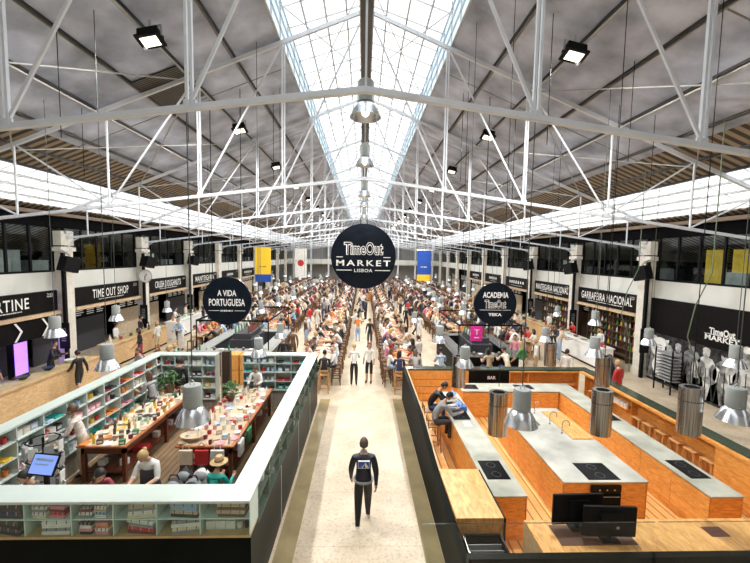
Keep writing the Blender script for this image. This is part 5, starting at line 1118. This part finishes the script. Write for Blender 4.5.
o = bpy.data.objects.new('crowd', cm_); C.objects.link(o); tag(o, 'dense far crowd of visitors seated and standing at the end of the hall', 'crowd', None, 'stuff')
sm = MB()
for loc, rz, kind in far:
    if kind == 'sit': x, y, _ = loc; sm.box(x-.16, x+.16, y-.16, y+.16, .68, .72); [sm.box(x+a*.14-.02, x+a*.14+.02, y+b*.14-.02, y+b*.14+.02, 0, .68) for a in (-1, 1) for b in (-1, 1)]
tag(obj('far_stools', sm, BSD), 'mass of wooden stools under the far seated crowd', 'stools', None, 'stuff')
for lst in lowp.values():
    for me in lst: bpy.data.meshes.remove(me)
# plates and drinks on the nearer tables
for i, (x, y, where, kk) in enumerate(plates):
    if kk > 24: continue
    for s in (-1, 1):
        if R2.random() < .8: put('plate', R2.choice(['white', 'white', 'cream']), (x+s*.13, y, 1.011), 0, 'plate, %s side of the %s, %s place from camera' % ('left' if s < 0 else 'right', where, ordw(kk)), 'plates on the long tables', .85)
    if R2.random() < .5: kd = R2.choice(['bottle', 'mug', 'jar']); put(kd, R2.choice(['green', 'brown', 'white', 'red']), (x+R2.uniform(-.05, .05), y+.2, 1.011), 0, '%s in the middle of the %s, %s place from camera' % (kd, where, ordw(kk)), 'drinks on the long tables', 1.0)
# bar islands
def bar(x0, x1, y0, y1, label, top, body, h=1.1):
    t = thing('bar_island', label, 'bar', ((x0+x1)/2, (y0+y1)/2, 0)); w_ = .6
    tp = MB().box(x0, x1, y0, y0+w_, h-.04, h).box(x0, x1, y1-w_, y1, h-.04, h).box(x0, x0+w_, y0+w_, y1-w_, h-.04, h).box(x1-w_, x1, y0+w_, y1-w_, h-.04, h); obj('countertop', tp, top, t)
    bd = MB().box(x0+.12, x1-.12, y0+.12, y0+w_-.05, 0, h-.04).box(x0+.12, x1-.12, y1-w_+.05, y1-.12, 0, h-.04).box(x0+.12, x0+w_-.05, y0+w_-.05, y1-w_+.05, 0, h-.04).box(x1-w_+.05, x1-.12, y0+w_-.05, y1-w_+.05, 0, h-.04); obj('counter_front', bd, body, t)
    cxx = (x0+x1)/2; obj('back_fridge', MB().box(cxx-.5, cxx+.5, y0+1.3, y1-1.3, 0, 1.3).box(cxx-.4, cxx+.4, y0+1.5, y1-1.5, 1.3, 1.55), COL['charcoal'], t)
    k = MB().box(x0+.15, x1-.15, y0+.3, y0+.34, 2.35, 2.42).box(x0+.15, x1-.15, y1-.34, y1-.3, 2.35, 2.42)
    for a in (x0+.15, x1-.19):
        k.box(a, a+.04, y0+.34, y1-.34, 2.35, 2.42)
        for b in (y0+.3, y1-.34): k.box(a, a+.04, b, b+.04, h, 2.35)
    obj('overhead_frame', k, BLKM, t); return t
b1 = bar(3.95, 7.0, 14.75, 19.4, 'black bar island with overhead frame behind the kitchen', mat('bar_top', (.1, .1, .1), .2), BLKM)
text('TimeOut', .42, .12, (4.45, 14.87, .78), *FR, SIGNW, b1, bold=.03); text('BAR', .38, .14, (4.45, 14.87, .6), *FR, SIGNW, b1, bold=.03)
b2 = bar(-7.3, -3.9, 15.2, 20.0, 'grey topped bar island with overhead frame behind the shop', mat('bar_top_grey', (.36, .38, .36), .3), COL['charcoal'])
t = thing('hanging_sign', 'bright pink square sign with white mark below the right navy disc', 'sign', (4.85, 14.95, 2.0)); obj('panel', MB().box(4.6, 5.1, 14.98, 15.02, 1.72, 2.35), mat('neon_pink', (.85, .03, .4), .5), t); child('white_mark', MB().box(-.1, .1, -.035, -.022, .2, .23).box(-.02, .02, -.035, -.022, .0, .2).box(-.1, .1, -.035, -.022, -.14, -.1), SIGNW, t)
for bi, (x0, x1, y0, nm) in enumerate(((3.95, 7.0, 14.75, 'black bar'), (-7.3, -3.9, 15.2, 'grey bar'))):
    for q in range(10):
        x = x0+.3+(x1-x0-.6)*q/9; kd = ('bottle', 'mug', 'jar', 'bowl')[q % 4]; put(kd, ('green', 'white', 'brown', 'cream')[(q*3) % 4], (x, y0+.3, 1.101), 0, '%s on the near edge of the %s, %s from the left' % (kd, nm, ORD[q]), 'things on the '+nm, 1.1)
    for q in range(14):
        x = (x0+x1)/2-.35+(q % 2)*.6; y = y0+1.7+(q//2)*.2; put('bottle', ('green', 'brown', 'white', 'maroon')[q % 4], (x, y, 1.551), 0, 'bottle on the back fridge of the %s, %s row, %s' % (nm, ORD[q//2], 'left' if q % 2 == 0 else 'right'), 'bar bottles', 1.2)
# stall counters along both walls
def stall(s, k, front, label, y0=None, y1=None, xw=None):
    ya = (COL0+SP*k+.5) if y0 is None else y0; yb = (COL0+SP*(k+1)-.5) if y1 is None else y1; xc = s*11.6 if xw is None else xw
    t = thing('stall_counter', label, 'counter', (xc, (ya+yb)/2, 0)); obj('body', MB().box(xc-.3, xc+.3, ya, yb, 0, 1.02), front, t); obj('countertop', MB().box(xc-.36, xc+.36, ya-.03, yb+.03, 1.02, 1.07), front, t); obj('food_guard', MB().box(xc-.01-s*.2, xc+.01-s*.2, ya+.3, yb-.3, 1.07, 1.38), GLASS, t)
    obj('kick_strip', MB().box(xc-.31, xc+.31, ya+.02, yb-.02, 0, .08), BLKM, t); return t
NE = mat('menu_lit', (.9, .88, .8), .5, emit=.25); WRM = mat('stall_warm_wall', (.65, .52, .36), .7, var=.15)
for s in (-1, 1):
    sd = 'left' if s < 0 else 'right'
    for k in range(0, 9):
        if s > 0 and k == 0: continue
        if k: stall(s, k, [PLY, PLY, WHITE, COL['charcoal'], PLY, COL['brown'], WHITE, PLY, COL['charcoal']][k] if s < 0 else [PLY, WHITE, PLY, COL['charcoal'], PLY, WHITE, PLY, COL['brown'], PLY][k], 'stall counter with glass guard along the %s wall, %s bay' % (sd, ORD[k]))
        ya = COL0+SP*k+.5; yb = ya+SP-1; t = thing('menu_board', 'lit white on black menu board behind the %s stall counter of the %s wall' % (ORD[k], sd), 'menu board', (s*14.8, (ya+yb)/2, 1.6)); x = s*14.8
        obj('board', MB().box(min(x, x+s*.06), max(x, x+s*.06), ya, yb, 1.75, 2.6), SB, t); obj('lower_wall', MB().box(min(x, x+s*.06), max(x, x+s*.06), ya, yb, 0, 1.75), WRM if k % 2 == 0 and k else COL['charcoal'], t)
        for q in range(6): lm = MB(); yy = ya+.35+q*.72; [lm.box(min(x-s*.01, x), max(x-s*.01, x), yy, yy+.5*(1-.12*((j*q) % 4)), 2.45-j*.11, 2.49-j*.11) for j in range(6)]; obj('menu_lines', lm, NE, t)
        if 0 < k < 5:
            for q in range(6):
                yy = ya+.3+q*.75; kd = R2.choice(['jar', 'bowl', 'plate', 'bottle', 'box', 'tin']); put(kd, R2.choice(['white', 'orange', 'red', 'cream', 'brown']), (s*11.6, yy, 1.071), 0, '%s on the %s wall stall counter, %s bay, %s along' % (kd if kd != 'box' else 'carton', sd, ORD[k], ORD[q]), 'food on the stall counters', 1.5)
for i, (sx, y, c, c2) in enumerate(((-1, 12.2, 'navy', 'black'), (-1, 14.4, 'black', 'black'), (-1, 18.2, 'white', 'black'), (-1, 20.2, 'black', 'grey'), (-1, 23.6, 'white', 'white'), (-1, 25.3, 'cream', 'black'), (1, 18.0, 'white', 'black'), (1, 20.3, 'red', 'black'), (1, 23.2, 'white', 'navy'), (1, 25.5, 'black', 'black'), (-1, 30, 'white', 'black'), (1, 30.5, 'grey', 'black'))):
    person(variants['up'][(0, 2, 3)[i % 3]], (sx*12.35, y, 0), sx*PI/2+.2, [None, COL[c], COL[c2], None, HAIRD], 'stall worker in %s behind the %s wall counters, %s along' % (c, 'left' if sx < 0 else 'right', ORD[i if sx < 0 else i-6]), 'stall workers'); cnt += 1
# leftmost stall: deep plywood counter with white chevrons above and purple glow
m = MB(); x = -12.82
for q in range(4):
    y = 11.2+q*1.15; m.slab([(x, y, 2.55), (x, y+.09, 2.55), (x, y+.34, 2.2), (x, y+.25, 2.2)], .01).slab([(x, y+.34, 2.2), (x, y+.25, 2.2), (x, y, 1.85), (x, y+.09, 1.85)], .01)
t = thing('chevron_panel', 'black panel with white zigzag lines under the Martine sign', 'panel', (x, 13.2, 1.8)); obj('panel', MB().box(-12.95, -12.86, COL0+.4, COL0+5.1, 1.8, 2.6), SB, t); obj('zigzag_lines', m, SIGNW, t)
PUR = mat('purple_light_panel', (.4, .2, 1), .4, emit=1.3)
t = thing('purple_light_box', 'glowing purple light box inside the leftmost stall', 'light box', (-14.0, 15.0, 0)); obj('casing', MB().box(-14.3, -14.05, 14.7, 15.35, 0, 1.75), BLKM, t); obj('glow_panel', MB().box(-14.05, -14.03, 14.75, 15.3, .15, 1.7), PUR, t)
pl = bpy.data.lights.new('purple_glow', 'POINT'); pl.energy = 40; pl.color = (.4, .2, 1); pl.shadow_soft_size = .3; po = bpy.data.objects.new('purple_glow', pl); po.location = (-13.6, 14.4, 1.6); C.objects.link(po)
t = stall(-1, 0, PLY, 'deep plywood counter of the leftmost stall beside the shop', 7.4, 14.6, -10.9+.0)
for q in range(6): put('bowl', ('charcoal', 'navy', 'white')[q % 3], (-11.05, 9.0+q*.95, 1.071), 0, '%s bowl on the leftmost plywood counter, %s from the camera' % (('charcoal', 'navy', 'white')[q % 3], ORD[q]), 'bowls on the plywood counter', 2.0)
# wine and grocery shelves on the right wall
for bi, k in enumerate((1, 2)):
    ya = COL0+SP*k+.6; t = thing('bottle_shelving', 'dark bottle shelving inside the %s right-hand stall' % ('Garrafeira Nacional' if 0 else ('nearer', 'farther')[bi]), 'shelving', (13.6, ya+2.2, 0)); m = MB().box(13.75, 13.8, ya, ya+4.3, 0, 2.5)
    for j in range(6): m.box(13.4, 13.75, ya, ya+4.3, .3+j*.38, .33+j*.38)
    for j in range(5): m.box(13.4, 13.75, ya+j*1.065, ya+j*1.065+.03, 0, 2.5)
    obj('carcass', m, mat('shelf_brown', (.12, .07, .04), .6), t)
    for j in range(1, 6):
        for q in range(14): put('bottle', ('green', 'brown', 'maroon', 'cream', 'white', 'yellow')[(q*7+j*3) % 6], (13.5, ya+.14+q*.3, .332+j*.38-.0), 0, '%s bottle, %s along, %s shelf up, %s wine shelving' % (('green', 'brown', 'maroon', 'cream', 'white', 'yellow')[(q*7+j*3) % 6], ORD[q], ORD[j], ('nearer', 'farther')[bi]), 'wine bottles on the right wall', 1.1)
# remove prototypes that ended up unused
for k, v in list(PR.items()):
    if not v[1]:
        for c in list(v[0].children): bpy.data.objects.remove(c)
        bpy.data.objects.remove(v[0])
for c_ in list(bsl.children): bpy.data.objects.remove(c_)
bpy.data.objects.remove(bsl)
print('persons', cnt, 'far', len(far), 'stools', nstool)
